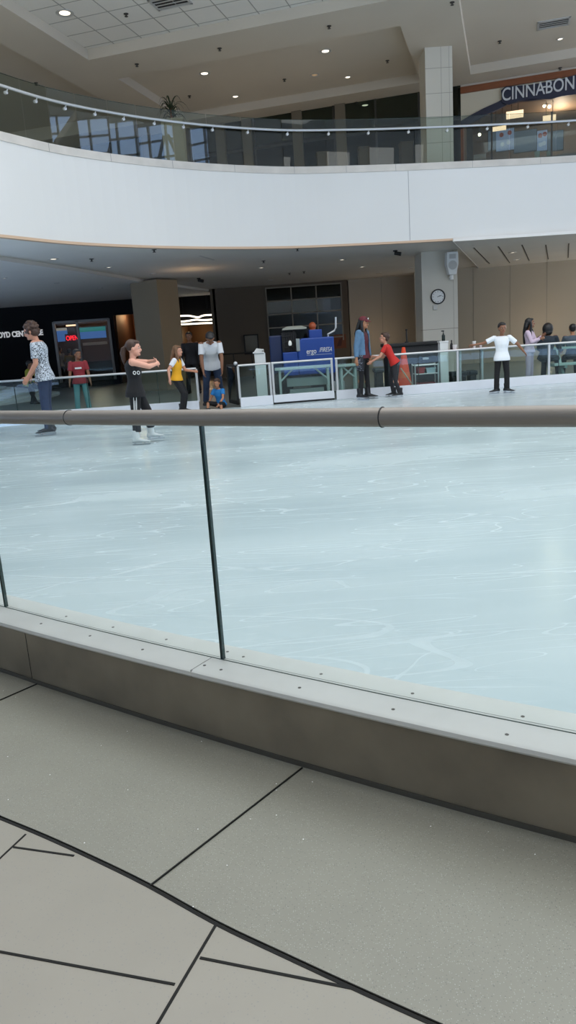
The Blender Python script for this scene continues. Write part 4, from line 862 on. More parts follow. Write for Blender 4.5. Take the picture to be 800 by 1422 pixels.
# 7 woman with the cap
def cap_extra(t, g):
    X = g['X']; k = g['k']; h = g['h']; red = mat('maroon_cap', '#5f1a24', .7)
    m = MB(); R = []
    for j in range(7):
        a = j/6*math.pi/2; R.append([X(-.008 + .064*math.cos(a)*math.cos(q), .056*math.cos(a)*math.sin(q), .03 + .052*math.sin(a)) for q in [2*math.pi*i/18 for i in range(18)]])
    m.loft(R[:-1]); c = local(m.build('cap', red, t, smooth='auto'))
    m = MB(); m.loft([[X(.04 + .058*s*math.cos(q), .042*math.sin(q), z - .012*s) for q in [math.pi*(i/8-.5) for i in range(9)]] for s, z in ((.2, .031), (1, .031), (1, .036), (.2, .036))]); local(m.build('brim', red, c))
    m = MB(); m.ell(X(.056, 0, .055), (.004*k, .012*k, .012*k), g['Rh'], 10, 6); local(m.build('badge', white, c))
def jacket_extra(t, g):
    cap_extra(t, g); h = g['h']; dj = mat('denim_jacket', '#52738f', .8, var=.12, scale=12); m = MB()
    # open denim jacket: back shell and sleeves
    u, f, w, Hp = g['u'], g['f'], g['w'], g['Hp']
    R = []
    for z, a, b in ((0.0, .085, .112), (.06, .08, .105), (.13, .078, .102), (.2, .08, .113), (.25, .07, .112), (.28, .05, .09)):
        pts = [Hp + u*z*h + f*math.cos(q)*a*h + w*math.sin(q)*b*h for q in [R_(38 + (360-76)*i/20) for i in range(21)]]; inn = [Hp + u*z*h + f*math.cos(q)*(a*h-.012) + w*math.sin(q)*(b*h-.012) for q in [R_(38 + (360-76)*i/20) for i in range(21)]][::-1]; R.append(pts + inn)
    m.loft(R)
    for s in (1, -1):
        el, wr = g['J'][s][0], g['J'][s][1]; m.ell(g['sh'][s], .043*h, n=12); m.tube(g['sh'][s], el, .043*h, .036*h); m.ell(el, .036*h, n=12); m.tube(el, el.lerp(wr, .85), .036*h, .029*h)
    local(m.build('denim_jacket', dj, t, remesh=.009, sm=2))
    m = MB(); ft_ = [(-.0, .088, .114), (-.05, .092, .118), (-.12, .088, .114), (-.19, .08, .1)]; 
    m.loft([[Hp + Vector((math.cos(q)*a*h, math.sin(q)*b*h, z*h)) for q in [R_(150 + 150*i/18) for i in range(19)]] + [Hp + Vector((math.cos(q)*(a*h-.01), math.sin(q)*(b*h-.01), z*h)) for q in [R_(150 + 150*i/18) for i in range(19)]][::-1] for z, a, b in ft_])
    local(m.build('tied_shirt', pattern_mat('dark_print', '#25272f', '#7c8290', 20, .42), t))
person('woman in a maroon cap and denim jacket standing on the ice, facing right', 507, 553, 15.05, 1.60, -32, lean=0, head=(8, 0), armL=((2, 8), (6, 6)), armR=((-8, 12), (2, 8)), legL=((2, 3), (2, 2)), legR=((-2, 3), (-4, 2)),
       skin=skinB, shirt=mat('maroon_shirt', '#4e1b26', .8), hem=.04, sleeve=.5, pants=blackc, shoes=blackboot, hair=hairB, style='long', slim=.93, lw=.82, extra=jacket_extra)
# 8 child in red leaning on the rail
person('child in a red T-shirt leaning on the far rail beside the woman in the cap', 549, 550, 15.1, 1.30, 172, lean=28, head=(-6, 0), armL=((32, 10), (62, 2)), armR=((12, 14), (96, 2)), legL=((-2, 4), (-14, 3)), legR=((14, 5), (-8, 4)), lw=.85,
       skin=skinA, shirt=mat('red_tee', '#b8241c', .8), hem=.04, sleeve=.6, pants=mat('charcoal_trousers', '#232327', .85), shoes=blackboot, hair=hairBr, style='short', hs=1.12, slim=.9)
# 9 boy in white
def logo_extra(t, g):
    m = MB(); h = g['h']; c = g['Hp'] + Vector((.078*h + .004, .01*h, -.055*h)); m.box(c + Vector((-.004, -.02*h, -.006*h)), c + Vector((.004, .02*h, .006*h))); local(m.build('trouser_logo', white, t))
person('boy in a white T-shirt and black trousers with arms spread along the far rail', 697, 549, 14.35, 1.28, -100, lean=0, head=(6, 12), armL=((-6, 48), (-2, 38)), armR=((-4, 66), (-10, 84)), legL=((2, 5), (-2, 1)), legR=((2, 5), (-2, 2)), toe=58,
       skin=skinC, shirt=mat('bright_white_tee', '#e3e7ea', .8), hem=.07, sleeve=.75, pants=blackc, shoes=blackboot, hair=hairB, style='short', hs=1.14, slim=.96, extra=logo_extra)
# 10 girl in pink behind the glass
person('girl in pale pink clothes standing behind the far glass, hand at her chin', 735, 520, 16.4, 1.38, -35, lean=0, head=(-2, 30), armL=((20, 10), (125, -12)), armR=((24, 6), (110, -38)), skin=skinC, shirt=mat('pink_top', '#c9b4c4', .8), hem=.05, sleeve=1.9, pants=mat('pink_trousers', '#bba8b8', .8),
       shoes=whiteboot, skates=False, hair=hairB, style='vlong', hs=1.1, slim=.92, z0=ICE-.002)
BZ = .40
greyt = mat('grey_top', '#4c5660', .85); drk = mat('dark_blue_top', '#2b333c', .85)
person('seated person with full dark hair and dark top, right of the girl in pink', 758, 520, 17.0, 1.62, 55, lean=14, head=(6, 0), armL=((30, 10), (70, -5)), armR=((30, 10), (70, -5)), legL=((82, 8), (4, 4)), legR=((84, 8), (8, 4)), skin=skinC, shirt=drk, sleeve=1.9, pants=drk, shoes=blackboot, skates=False, hair=hairB, style='puff', vox=.011, z0=ICE-.002)
person('seated person with short dark hair in a grey top at the right picture edge', 795, 520, 17.6, 1.55, 78, lean=10, head=(6, 0), armL=((30, 10), (70, -5)), armR=((30, 10), (70, -5)), legL=((82, 8), (4, 4)), legR=((84, 8), (8, 4)), skin=skinB, shirt=greyt, sleeve=1.9, pants=drk, shoes=blackboot, skates=False, hair=hairB, style='short', vox=.011, z0=ICE-.002)
# 13 child in green beyond the left barrier
person('child in a mustard green top skating behind the far left glass', 42, 556, 21.0, 1.22, 8, lean=14, head=(8, 0), armL=((40, 10), (80, 0)), armR=((10, 14), (40, 4)), legL=((8, 4), (20, 3)), legR=((26, 4), (-12, 3)), skin=skinC, shirt=mat('mustard_top', '#8f8a24', .8), sleeve=1.9, hem=.1, pants=blackc, shoes=blackboot, skates=False, hair=hairB, style='short', hs=1.1, vox=.01, z0=ICE-.002)
# 14 person in red shirt, teal trousers
def red_band(t, g):
    m = MB(); h = g['h']; c = g['Hp'] + g['u']*.19*h + g['f']*(.07*h + .011)
    m.box(c + Vector((-.012, -.05*h, -.012*h)), c + Vector((.003, .05*h, .012*h))); local(m.build('chest_print', white, t))
person('person in a dark red T-shirt and teal trousers behind the far left glass', 116, 566, 16.2, 1.38, -78, lean=2, head=(4, 40), skin=skinC, shirt=mat('dark_red_tee', '#8d2a31', .8), sleeve=.7, hem=.05, pants=mat('teal_trousers', '#5f8f92', .8), shoes=blackboot, skates=False, hair=hairB, style='short', hs=1.08, vox=.01, z0=ICE-.002, extra=red_band)
person('person in an olive top standing inside the shop under the red neon word', 100, 520, 32.2, 1.62, 90, lean=4, skin=skinB, shirt=mat('olive_top', '#9a7a2c', .8), sleeve=.8, pants=blackc, shoes=blackboot, skates=False, hair=hairB, vox=.012, z0=0)
person('person in a pale top inside the shop, left of the olive one', 86, 520, 33.0, 1.75, 60, lean=4, skin=skinC, shirt=palet, sleeve=.8, pants=blackc, shoes=blackboot, skates=False, hair=hairB, vox=.012, z0=0)

# ================================================================== THINGS BEHIND THE FAR BARRIER
MY = 17.7
def A3(x, y, Y=MY): return AT(x, y, Y)
# ice resurfacer
c = A3(418, 500); t = thing('ice_resurfacer', 'blue ice resurfacer machine parked behind the closed glass gate', 'ice resurfacer', (c.x, MY+.8, ICE))
blue = mat('machine_blue', '#123f8f', .4); dblue = mat('machine_dark_blue', '#0c234e', .45)
a = A3(415, 467); b = A3(463.5, 510); FY = MY; BY = MY+1.9
m = MB(); tr = A3(463.5, 466.5); tl = A3(430, 469.5); bl_ = A3(392, 489); 
zt_ = (tr.z+tl.z)/2; x_l = A3(374, 480).x; x_m = A3(392, 480).x; x_n = A3(413, 480).x; x_r = tr.x; z_e = A3(405, 489).z; z_b = .5
m.extrude([Vector((x_n, FY, z_b)), Vector((x_r, FY, z_b)), Vector((x_r, FY, zt_)), Vector((x_n+.1, FY, zt_)), Vector((x_n, FY, zt_-.08))], (0, BY-FY, 0)); m.build('snow_tank', blue, t, bevel=.03)
m = MB(); m.box((x_m, FY+.02, z_b), (x_n, BY, z_e)); m.build('side_panel', blue, t, bevel=.02)
m = MB(); m.box((x_l, FY+.35, z_b-.1), (x_m, BY, A3(380, 466).z)); m.build('front_tank', dblue, t, bevel=.03)
m = MB(); m.box((x_m, FY+.25, z_e), (x_n-.02, BY-.1, A3(400, 461).z)); m.build('engine_bay', black, t, bevel=.01)
m = MB()
for k in range(6): x = x_m + .05 + k*.055; m.tube((x, FY+.2, z_e+.02), (x+.01, FY+.22, A3(400, 463).z), .014, n=8)
for k in range(3): z = z_e + .1 + .13*k; m.tube((x_m+.02, FY+.19, z), (x_n-.08, FY+.19, z+.02), .012, n=8)
m.build('hoses', dark, t)
m = MB(); q = A3(403, 477); m.lathe((q.x, FY+.12, q.z-.05), [(.03, 0), (.045, .04), (.03, .1), (.01, .12)], 12); m.build('work_lamp', mat('lamp_small', '#d9dcd8', .4, emit=.3), t, smooth='auto')
m = MB(); q0 = A3(412, 488); q1 = A3(416, 470); m.box((q0.x, FY-.02, q0.z), (q1.x, FY+.3, q1.z)); m.build('side_post', mat('machine_pale', '#8d9696', .5), t, bevel=.01)
m = MB(); q0 = A3(430, 467); q1 = A3(448, 456.5); m.box((q0.x, FY+.3, zt_-.05), (q1.x, FY+1.1, q1.z)); m.build('filter_box', blue, t, bevel=.02)
m = MB(); q0 = A3(392, 457.5); q1 = A3(426, 453.5); zc = (q0.z+q1.z)/2; m.loft([[Vector((x, y, z)) for x, y in ((q0.x+e, FY+.1+e), (q1.x-e, FY+.1+e), (q1.x-e, FY+1.2-e), (q0.x+e, FY+1.2-e))] for z, e in ((zc-.03, 0), (zc, 0), (zc+.05, .12))])
m.build('roof_hood', mat('hood_pale', '#9a9c90', .5), t)
m = MB()
for x in (x_m+.06, x_n-.05): m.tube((x, FY+.3, z_e), (x, FY+.3, zc-.03), .02, n=8)
m.build('hood_post', dark, t)
m = MB(); q = A3(436, 452); m.ell((q.x, FY+.75, q.z), (.09, .09, .1)); m.tube((q.x, FY+.75, q.z-.2), (q.x, FY+.75, q.z), .07); m.build('warning_beacon', mat('beacon_orange', '#a2491f', .4), t, smooth='auto')
m = MB(); pts = [A3(467, 440), A3(467, 455), A3(465, 459), A3(460, 462), A3(456, 464)]; m.path([Vector((p.x, FY+.15, p.z)) for p in pts] + [Vector((A3(456, 464).x, FY+.15, zt_-.05))], .022, 8); m.build('exhaust_pipe', rail_w, t, smooth='auto')
m = MB(); m.box((x_l-.05, FY+.25, .28), (x_r, BY-.1, z_b)); m.build('chassis', dblue, t, bevel=.02)
for x in (x_m-.05, x_r-.35):
    for y in (FY+.15, BY-.35): m = MB(); m.lathe((x, y, .33), [(.10, 0), (.28, 0), (.28, .2), (.10, .2), (.06, .12)], 20, axis=(0, 1, 0)); w_ = m.build('wheel', black, t, smooth='auto')
m = MB(); m.box((x_r-.1, FY-.1, .08), (x_r+.2, BY, .30)); m.build('conditioner', mat('machine_pale', '#8d9696', .5), t, bevel=.01)
L0 = A3(426, 491.5); L1 = A3(439.5, 490.5); zz = Vector((0, 0, 1))
text_mesh('logo_left', 'ergo', .17, .003, white, t, basis(Vector((L0.x, FY-.006, L0.z)), (1, 0, 0), zz), bold=.001, width=L1.x-L0.x)
L0 = A3(443, 489); L1 = A3(461, 488); text_mesh('logo_right', '/FIRESA', .15, .003, white, t, basis(Vector((L0.x, FY-.006, L0.z)), (1, 0, 0.0), zz), shear=.35, width=L1.x-L0.x)
L0 = A3(426, 493.8); L1 = A3(461, 491); m = MB(); m.box((L0.x, FY-.006, L0.z), (L1.x, FY-.002, L0.z+.014)); m.build('logo_line', mat('logo_grey', '#8f9bb5', .5), t)
# white trestle frame behind the gate
def trestle(x0, x1, Y, zt, label, name='bench', two=True):
    a = AT(x0, 520, Y).x; b = AT(x1, 520, Y).x; wm = mat('frame_white', '#a9b8b4', .45); t = thing(name, label, 'bench', ((a+b)/2, Y, ICE))
    m = MB(); m.box((a, Y-.05, zt-.05), (b, Y+.45, zt)); m.build('seat_board', wm, t, bevel=.008)
    for x in (a+.08, b-.12):
        for y in (Y, Y+.38): m = MB(); m.box((x, y, ICE), (x+.05, y+.05, zt-.05)); m.build('leg', wm, t)
    for x, s in ((a+.1, 1), (b-.1, -1)): m = MB(); m.tube((x, Y+.02, zt-.3), (x + s*.28, Y+.02, zt-.05), .02, n=8); m.build('brace', wm, t)
    if two: m = MB(); m.box((a+.25, Y+.1, zt-.42), (b-.1, Y+.35, zt-.24)); m.box((a+.3, Y+.1, zt-.58), (b-.2, Y+.35, zt-.48)); m.build('lower_shelf', mat('frame_grey', '#7f8c88', .5), t, bevel=.006)
    return t
trestle(382, 462, 16.35, .74, 'pale steel bench frame with lower shelves behind the closed gate')
trestle(468, 500, 16.5, .72, 'pale steel bench frame behind the glass left of the woman in the cap', two=False)
# picnic bench at right
def picnic(x0, x1, Y, label):
    a = AT(x0, 520, Y).x; b = AT(x1, 520, Y).x; wm = mat('bench_mint', '#a3bab4', .5); t = thing('bench', label, 'bench', ((a+b)/2, Y, ICE))
    m = MB(); m.box((a, Y, .36), (b, Y+.38, .41)); m.build('seat', wm, t, bevel=.006)
    m = MB(); m.box((a, Y+.62, .70), (b, Y+1.3, .745)); m.build('table_top', wm, t, bevel=.006)
    for x in (a+.25, b-.5): m = MB(); m.extrude([Vector((x, Y+.1, ICE)), Vector((x, Y+.3, ICE)), Vector((x, Y+.8, .70)), Vector((x, Y+.62, .70))], (.06, 0, 0)); m.box((x, Y+.05, .30), (x+.06, Y+1.2, .36)); m.build('trestle_leg', wm, t)
picnic(770, 860, 16.75, 'pale mint picnic bench and table behind the glass at right')
# pedestal with papers, left of the machine
a = AT(353, 491, 16.6); b = AT(368, 491, 16.6); t = thing('pedestal', 'tall white pedestal with papers on top, left of the blue resurfacer', 'pedestal', ((a.x+b.x)/2, 16.75, ICE))
m = MB(); m.box((a.x, 16.6, ICE), (b.x, 16.9, a.z)); m.build('pillar', white, t, bevel=.008)
m = MB(); m.box((a.x-.03, 16.57, a.z), (b.x-.02, 16.92, a.z+.03)); m.build('top_plate', white, t, bevel=.006)
m = MB(); q = a.z+.03; m.extrude([Vector((a.x+.0, 16.62, q)), Vector((a.x+.16, 16.62, q)), Vector((a.x+.2, 16.85, q+.04)), Vector((a.x+.05, 16.85, q+.07))], (0, 0, .008)); m.extrude([Vector((a.x+.08, 16.66, q+.02)), Vector((a.x+.22, 16.66, q+.02)), Vector((a.x+.2, 16.88, q+.05))], (0, 0, .006)); o = m.build('papers', mat('paper', '#cfd2d0', .7)); tag(o, 'loose papers lying on top of the tall white pedestal', 'papers')
# framed mirror on the wall
a = AT(338, 465, WY); b = AT(360.5, 491, WY); t = thing('framed_mirror', 'dark framed mirror on the taupe wall above the white pedestal', 'mirror', ((a.x+b.x)/2, WY, b.z))
m = MB(); fr = .05
for lo, hi in (((a.x, WY-.05, b.z), (a.x+fr, WY, a.z)), ((b.x-fr, WY-.05, b.z), (b.x, WY, a.z)), ((a.x, WY-.05, b.z), (b.x, WY, b.z+fr)), ((a.x, WY-.05, a.z-fr), (b.x, WY, a.z))): m.box(lo, hi)
m.build('mirror_frame', black, t)
m = MB(); m.box((a.x+fr, WY-.02, b.z+fr), (b.x-fr, WY-.012, a.z-fr)); m.build('mirror_glass', mat('mirror_glass', '#6d6a63', .12, metal=.8), t)
# handrail along the wall
a = AT(297, 493, 27.5); b = AT(352, 495, 27.5); m = MB(); m.tube((a.x, 27.5, a.z), (b.x, 27.5, a.z), .025); 
t = thing('wall_rail', 'thin dark rail in front of the taupe wall left of the pedestal', 'rail', (a.x, 27.5, ICE)); m.build('top_bar', dark, t)
for x in (a.x+.05, (a.x+b.x)/2, b.x-.05): m = MB(); m.tube((x, 27.5, ICE), (x, 27.5, a.z), .022); m.build('post', dark, t)
# orange poster
a = AT(463.5, 465, WY); b = AT(481, 483, WY); t = thing('wall_poster', 'orange brown poster low on the back wall, right of the blue resurfacer', 'poster', (a.x, WY, b.z))
m = MB(); m.box((a.x, WY-.02, b.z), (b.x, WY, a.z)); m.build('sheet', mat('poster_orange', '#713a1f', .6), t)
m = MB(); m.extrude([Vector((a.x+.1, WY-.021, b.z+.08)), Vector((a.x+.28, WY-.021, b.z+.1)), Vector((a.x+.34, WY-.021, a.z-.1)), Vector((a.x+.2, WY-.021, a.z-.2))], (0, -.004, 0)); m.build('print', mat('poster_dark', '#4a1f12', .6), t)
# traffic cone
q = AT(562, 536, 16.1); t = thing('traffic_cone', 'tall orange traffic cone behind the far glass beside the child in red', 'cone', (q.x, 16.1, ICE)); zt2 = AT(562, 482, 16.1).z
orange = mat('cone_orange', '#e2471c', .5)
m = MB(); m.box((q.x-.22, 15.88, ICE), (q.x+.22, 16.32, ICE+.05)); m.build('foot', orange, t, bevel=.015)
m = MB(); m.lathe((q.x, 16.1, ICE+.05), [(.19, 0), (.17, .03), (.035, zt2-ICE-.06), (.022, zt2-ICE-.05), (.03, zt2-ICE-.2)], 28); m.build('cone_body', orange, t, smooth='auto')
m = MB(); m.lathe((q.x, 16.1, ICE+.32), [(.136, 0), (.115, .12), (.112, .12), (.13, 0)], 28); m.build('cone_band', mat('cone_band', '#e8693c', .4), t, smooth='auto')
# broom pole leaning down
a = AT(556, 511, 15.9); b = AT(577, 534, 15.9); t = thing('broom', 'pale broom handle leaning diagonally in front of the traffic cone', 'broom', (b.x, 15.86, ICE)); m = MB(); m.tube((a.x, 15.85, a.z), (b.x, 15.85, ICE+.06), .014, n=8); m.build('handle', mat('handle_pale', '#b7a98f', .5), t)
m = MB(); m.box((b.x-.12, 15.80, ICE), (b.x+.14, 15.88, ICE+.08)); m.build('broom_head', dark, t, bevel=.01)
# black counter
CY_ = 17.4
a = AT(535, 480, CY_); b = AT(612, 480, CY_); za = AT(575, 475.5, CY_).z; t = thing('counter', 'long black counter behind the far glass between the child in red and the white stand', 'counter', ((a.x+b.x)/2, CY_+.4, ICE))
m = MB(); m.box((a.x, CY_, za-.07), (b.x, CY_+.8, za)); m.build('counter_top', black, t, bevel=.008)
m = MB(); m.box((a.x+.06, CY_+.08, ICE), (b.x-.04, CY_+.75, za-.07)); m.build('counter_body', mat('counter_dark', '#26272a', .5), t)
m = MB(); q0 = AT(585, 498, CY_).z; m.box((AT(588, 498, CY_).x, CY_+.05, q0-.03), (AT(596, 498, CY_).x, CY_+.08, q0+.02)); m.build('counter_handle', rail_w, t)
q = AT(565, 475, 17.7); q1 = AT(565, 457, 17.7); m = MB(); m.lathe((q.x, 17.7, za), [(.05, 0), (.05, .02), (.018, .03), (.018, q1.z-za-.04), (.028, q1.z-za-.03), (.028, q1.z-za)], 12); o = m.build('black_pole', black, smooth='auto'); tag(o, 'thin black upright pole standing on the black counter', 'pole')
# skate cart with a red and a white box
a = AT(577, 530, 16.15); b = AT(609, 530, 16.15); zt3 = AT(592, 507, 16.15).z; zs = AT(592, 519, 16.15).z; t = thing('wire_cart', 'low silver tube cart holding a red box and a white box behind the glass', 'cart', ((a.x+b.x)/2, 16.3, ICE))
for x in (a.x, b.x):
    for y in (16.15, 16.5): m = MB(); m.tube((x, y, ICE), (x, y, zt3 + .03), .016, n=8); m.build('post', rail_w, t)
for nm, z in (('top_shelf', zt3), ('middle_shelf', zs)):
    m = MB()
    for y in (16.15, 16.5): m.tube((a.x, y, z), (b.x, y, z), .013, n=8)
    m.box((a.x, 16.15, z-.006), (b.x, 16.5, z)); m.build(nm, rail_w, t) if nm == 'middle_shelf' else m.build(nm, rail_w, t)
def crate(x0, x1, y0, y1, zb_, label, mt):
    p = AT(x0, y0, 16.2); q = AT(x1, y1, 16.2); m = MB(); m.loft([[Vector((x, y, z)) for x, y in ((p.x+e, 16.19+e), (q.x-e, 16.19+e), (q.x-e, 16.47-e), (p.x+e, 16.47-e))] for z, e in ((zb_, .02), (zb_ + .8*(p.z-q.z), 0), (zb_ + .8*(p.z-q.z), -.008), (zb_ + (p.z-q.z), -.008))]); o = m.build('box', mt); tag(o, label, 'box')
crate(580, 590.5, 510, 518.5, zs+.001, 'red plastic box on the left of the silver cart', mat('box_red', '#a5383a', .5)); crate(592, 605, 511.5, 518.5, zs+.001, 'pale blue white box on the right of the silver cart', mat('box_white', '#b9cdd4', .5)); crate(580, 604, 521, 531, ICE+.001, 'wide dark red box under the shelf of the silver cart', mat('box_dark_red', '#7a2f33', .5))
# white stand with dispenser and bottle
a = AT(611, 474, 16.4); b = AT(622.5, 474, 16.4); t = thing('pedestal', 'tall white square stand in front of the clock column', 'pedestal', ((a.x+b.x)/2, 16.5, ICE)); m = MB(); m.box((a.x, 16.4, ICE), (b.x, 16.62, a.z-.03)); m.build('pillar', white, t, bevel=.006); m = MB(); m.box((a.x-.01, 16.39, a.z-.03), (b.x+.01, 16.63, a.z)); m.build('top_plate', white, t, bevel=.006)
cx_ = AT(616, 474, 16.5).x; t = thing('pump_bottle', 'dark green pump bottle standing on the tall white stand', 'bottle', (cx_, 16.5, a.z)); grn = mat('bottle_green', '#16221c', .3)
m = MB(); m.lathe((cx_, 16.5, a.z), [(.035, 0), (.038, .01), (.038, .12), (.015, .15), (.015, .17)], 16); m.build('bottle_body', grn, t, smooth='auto'); m = MB(); m.tube((cx_, 16.5, a.z+.16), (cx_, 16.5, a.z+.22), .008, n=8); m.box((cx_-.045, 16.49, a.z+.2), (cx_+.015, 16.51, a.z+.225)); m.build('pump', black, t)
# red topped bar table with bottle, tub and cups
ta = AT(636, 486, 16.25); tb = AT(672, 484, 16.25); zt4 = AT(655, 483.5, 16.4).z
t = thing('bar_table', 'narrow red topped table behind the far rail right of the clock column', 'table', ((ta.x+tb.x)/2, 16.4, ICE))
m = MB(); m.box((AT(626, 486, 16.2).x, 16.2, zt4-.03), (tb.x+.15, 16.65, zt4)); m.build('table_top', mat('table_red', '#8a3036', .5), t, bevel=.006)
for x in (ta.x+.08, tb.x): m = MB(); m.tube((x, 16.4, ICE), (x, 16.4, zt4-.03), .03, n=12); m.lathe((x, 16.4, ICE), [(.15, 0), (.15, .015), (.03, .03)], 16); m.build('leg', rail_w, t)
def lathe_thing(name, x, Y, prof, mt, label, cat, parts=()):
    c_ = Vector((AT(x, 484, Y).x, Y, zt4)); t = thing(name, label, cat, c_); m = MB(); m.lathe(c_, prof, 18); m.build(parts[0], mt, t, smooth='auto')
    if len(parts) > 1: m = MB(); m.lathe(c_, parts[1][1], 16); m.build(parts[1][0], parts[1][2], t, smooth='auto')
lathe_thing('bottle', 627.2, 16.4, [(.03, 0), (.032, .01), (.032, .1), (.013, .15), (.013, .18)], black, 'slim black bottle between the white stand and the small white tub', 'bottle', ('bottle_body', ('cap', [(.015, .175), (.015, .2)], dark)))
lathe_thing('tub', 631.5, 16.35, [(.042, 0), (.05, .1), (.046, .1), (.04, .01)], white, 'small white tub right of the slim black bottle', 'tub', ('tub_body',))
lathe_thing('paper_cup', 658.5, 16.4, [(.028, 0), (.04, .13), (.037, .13), (.026, .005)], white, 'taller white paper cup on the red topped table', 'cup', ('cup_body', ('lid', [(.042, .125), (.042, .135), (.036, .145)], white)))
lathe_thing('paper_cup', 667.5, 16.4, [(.024, 0), (.033, .075), (.03, .075), (.022, .005)], white, 'shorter white paper cup on the red topped table', 'cup', ('cup_body', ('lid', [(.035, .07), (.035, .08), (.03, .086)], white)))
# dark bags / low chairs behind the right glass
for x0, x1, yt, Y, lb in ((627, 650, 517, 16.9, 'low dark padded stool behind the glass, left of the boy in white'), (652, 664, 515, 16.9, 'low dark padded stool behind the glass, nearest the boy in white'), (520, 534, 512, 16.9, 'low dark padded stool behind the glass between the woman and the child in red')):
    a = AT(x0, yt, Y); b = AT(x1, yt, Y); t = thing('stool', lb, 'stool', ((a.x+b.x)/2, Y+.2, ICE)); m = MB(); m.box((a.x, Y, a.z-.1), (b.x, Y+.4, a.z)); m.build('cushion', mat('stool_dark', '#2b3338', .6), t, bevel=.03); m = MB(); m.box((a.x+.03, Y+.03, ICE), (b.x-.03, Y+.37, a.z-.1)); m.build('base', dark, t, bevel=.01)
# ================================================================== SHOP SIGN, NEON, SCREENS, TUBES
e0 = AT(61, 463.5, PY-.05); e1 = AT(0, 467, PY-.05)
# letters of the sign run off the left picture edge
xL0 = AT(-10, 468, PY).x; xL1 = AT(60, 463, PY).x; zL = AT(30, 464.5, PY).z
t = thing('wall_lettering', 'white letters LLOYD CENTER ICE on the black wall behind the man at far left', 'sign', ((xL0+xL1)/2, PY, zL))
lw = mat('letter_white', '#dcdcdc', .5, emit=.45)
slope = (AT(60, 461.5, PY).z - AT(0, 464.5, PY).z)/(AT(60, 461, PY).x - AT(0, 464, PY).x)
o = text_mesh('letters', 'LLOYD CENTER ICE', .30, .015, lw, t, basis(Vector((xL0, PY-.02, AT(30, 467, PY).z)), (1, 0, 0), (0, 0, 1)), bold=.012, width=xL1-xL0)
# OPEN neon
a = AT(92.5, 473, PY+.4); b = AT(109, 473, PY+.4); red = mat('neon_red', '#ff1a2c', .4, emit=1.6)
t = thing('neon_sign', 'red glowing OPEN sign in the left shop window', 'sign', (a.x, PY+.4, a.z)); hz = AT(100, 467, PY+.4).z - AT(100, 473, PY+.4).z
text_mesh('letters', 'OPEN', .27, .01, red, t, basis(Vector((a.x, PY+.38, a.z)), (1, 0, 0), (0, 0, 1)), bold=.0, width=b.x-a.x)
m = MB(); m.box((a.x-.05, PY+.41, a.z-.05), (b.x+.05, PY+.44, a.z+.26)); m.build('backing', mat('neon_back', '#3a0a0e', .4), t)
def screen(x0, y0, x1, y1, Y, mt, label, name='menu_screen', strip_=None):
    a = AT(x0, y1, Y); b = AT(x1, y0, Y); t = thing(name, label, 'screen', (a.x, Y, a.z)); m = MB(); m.box((a.x, Y, a.z), (b.x, Y+.02, b.z)); m.build('display', mt, t); m = MB(); m.box((a.x-.02, Y+.02, a.z-.02), (b.x+.02, Y+.06, b.z+.02)); m.build('casing', black, t)
    if strip_:
        for (fy0, fy1, mm) in strip_: z0_ = a.z + (b.z-a.z)*fy0; z1_ = a.z + (b.z-a.z)*fy1; m = MB(); m.box((a.x, Y-.004, z0_), (b.x, Y, z1_)); m.build('display_band', mm, t)
sb = mat('screen_blue', '#3c5f96', .4, emit=.9); st = mat('screen_teal', '#1e6a63', .4, emit=.9); sw_ = mat('screen_white', '#b9b4a6', .4, emit=.35)
screen(76, 455, 92.5, 475, PY+1.2, sb, 'blue screen with a white top band in the left shop window', strip_=((.8, 1, sw_),))
screen(112, 453, 146, 471, PY+1.4, sb, 'wide blue and green screen in the right shop window', strip_=((.62, 1, st),))
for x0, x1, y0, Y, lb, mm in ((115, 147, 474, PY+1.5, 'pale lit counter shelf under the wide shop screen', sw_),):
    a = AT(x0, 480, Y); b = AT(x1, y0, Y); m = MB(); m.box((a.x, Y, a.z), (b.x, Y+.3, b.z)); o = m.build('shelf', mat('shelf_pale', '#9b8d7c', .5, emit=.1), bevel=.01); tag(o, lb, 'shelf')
a = AT(92, 453, PY+1); b = AT(107, 450.5, PY+1); t = thing('light_bar', 'short warm light bar at the top of the left shop window', 'lamp', (a.x, PY+1, a.z)); m = MB(); m.tube((a.x, PY+1, (a.z+b.z)/2), (b.x, PY+1, (a.z+b.z)/2), .035); m.build('tube', mat('tube_warm', '#ffd9b0', .4, emit=1.5), t); m = MB(); m.box((a.x, PY+.98, b.z), (b.x, PY+1.02, b.z+.05)); m.build('housing', black, t)
m = MB(); a = AT(75, 500, PY+1.6); b = AT(148, 500, PY+1.6); m.box((a.x, PY+2.6, 0), (b.x, PY+3.2, 1.0)); o = m.build('shop_counter', mat('counter_dark', '#26272a', .5), bevel=.01); tag(o, 'dark service counter at the back of the lit shop', 'counter')
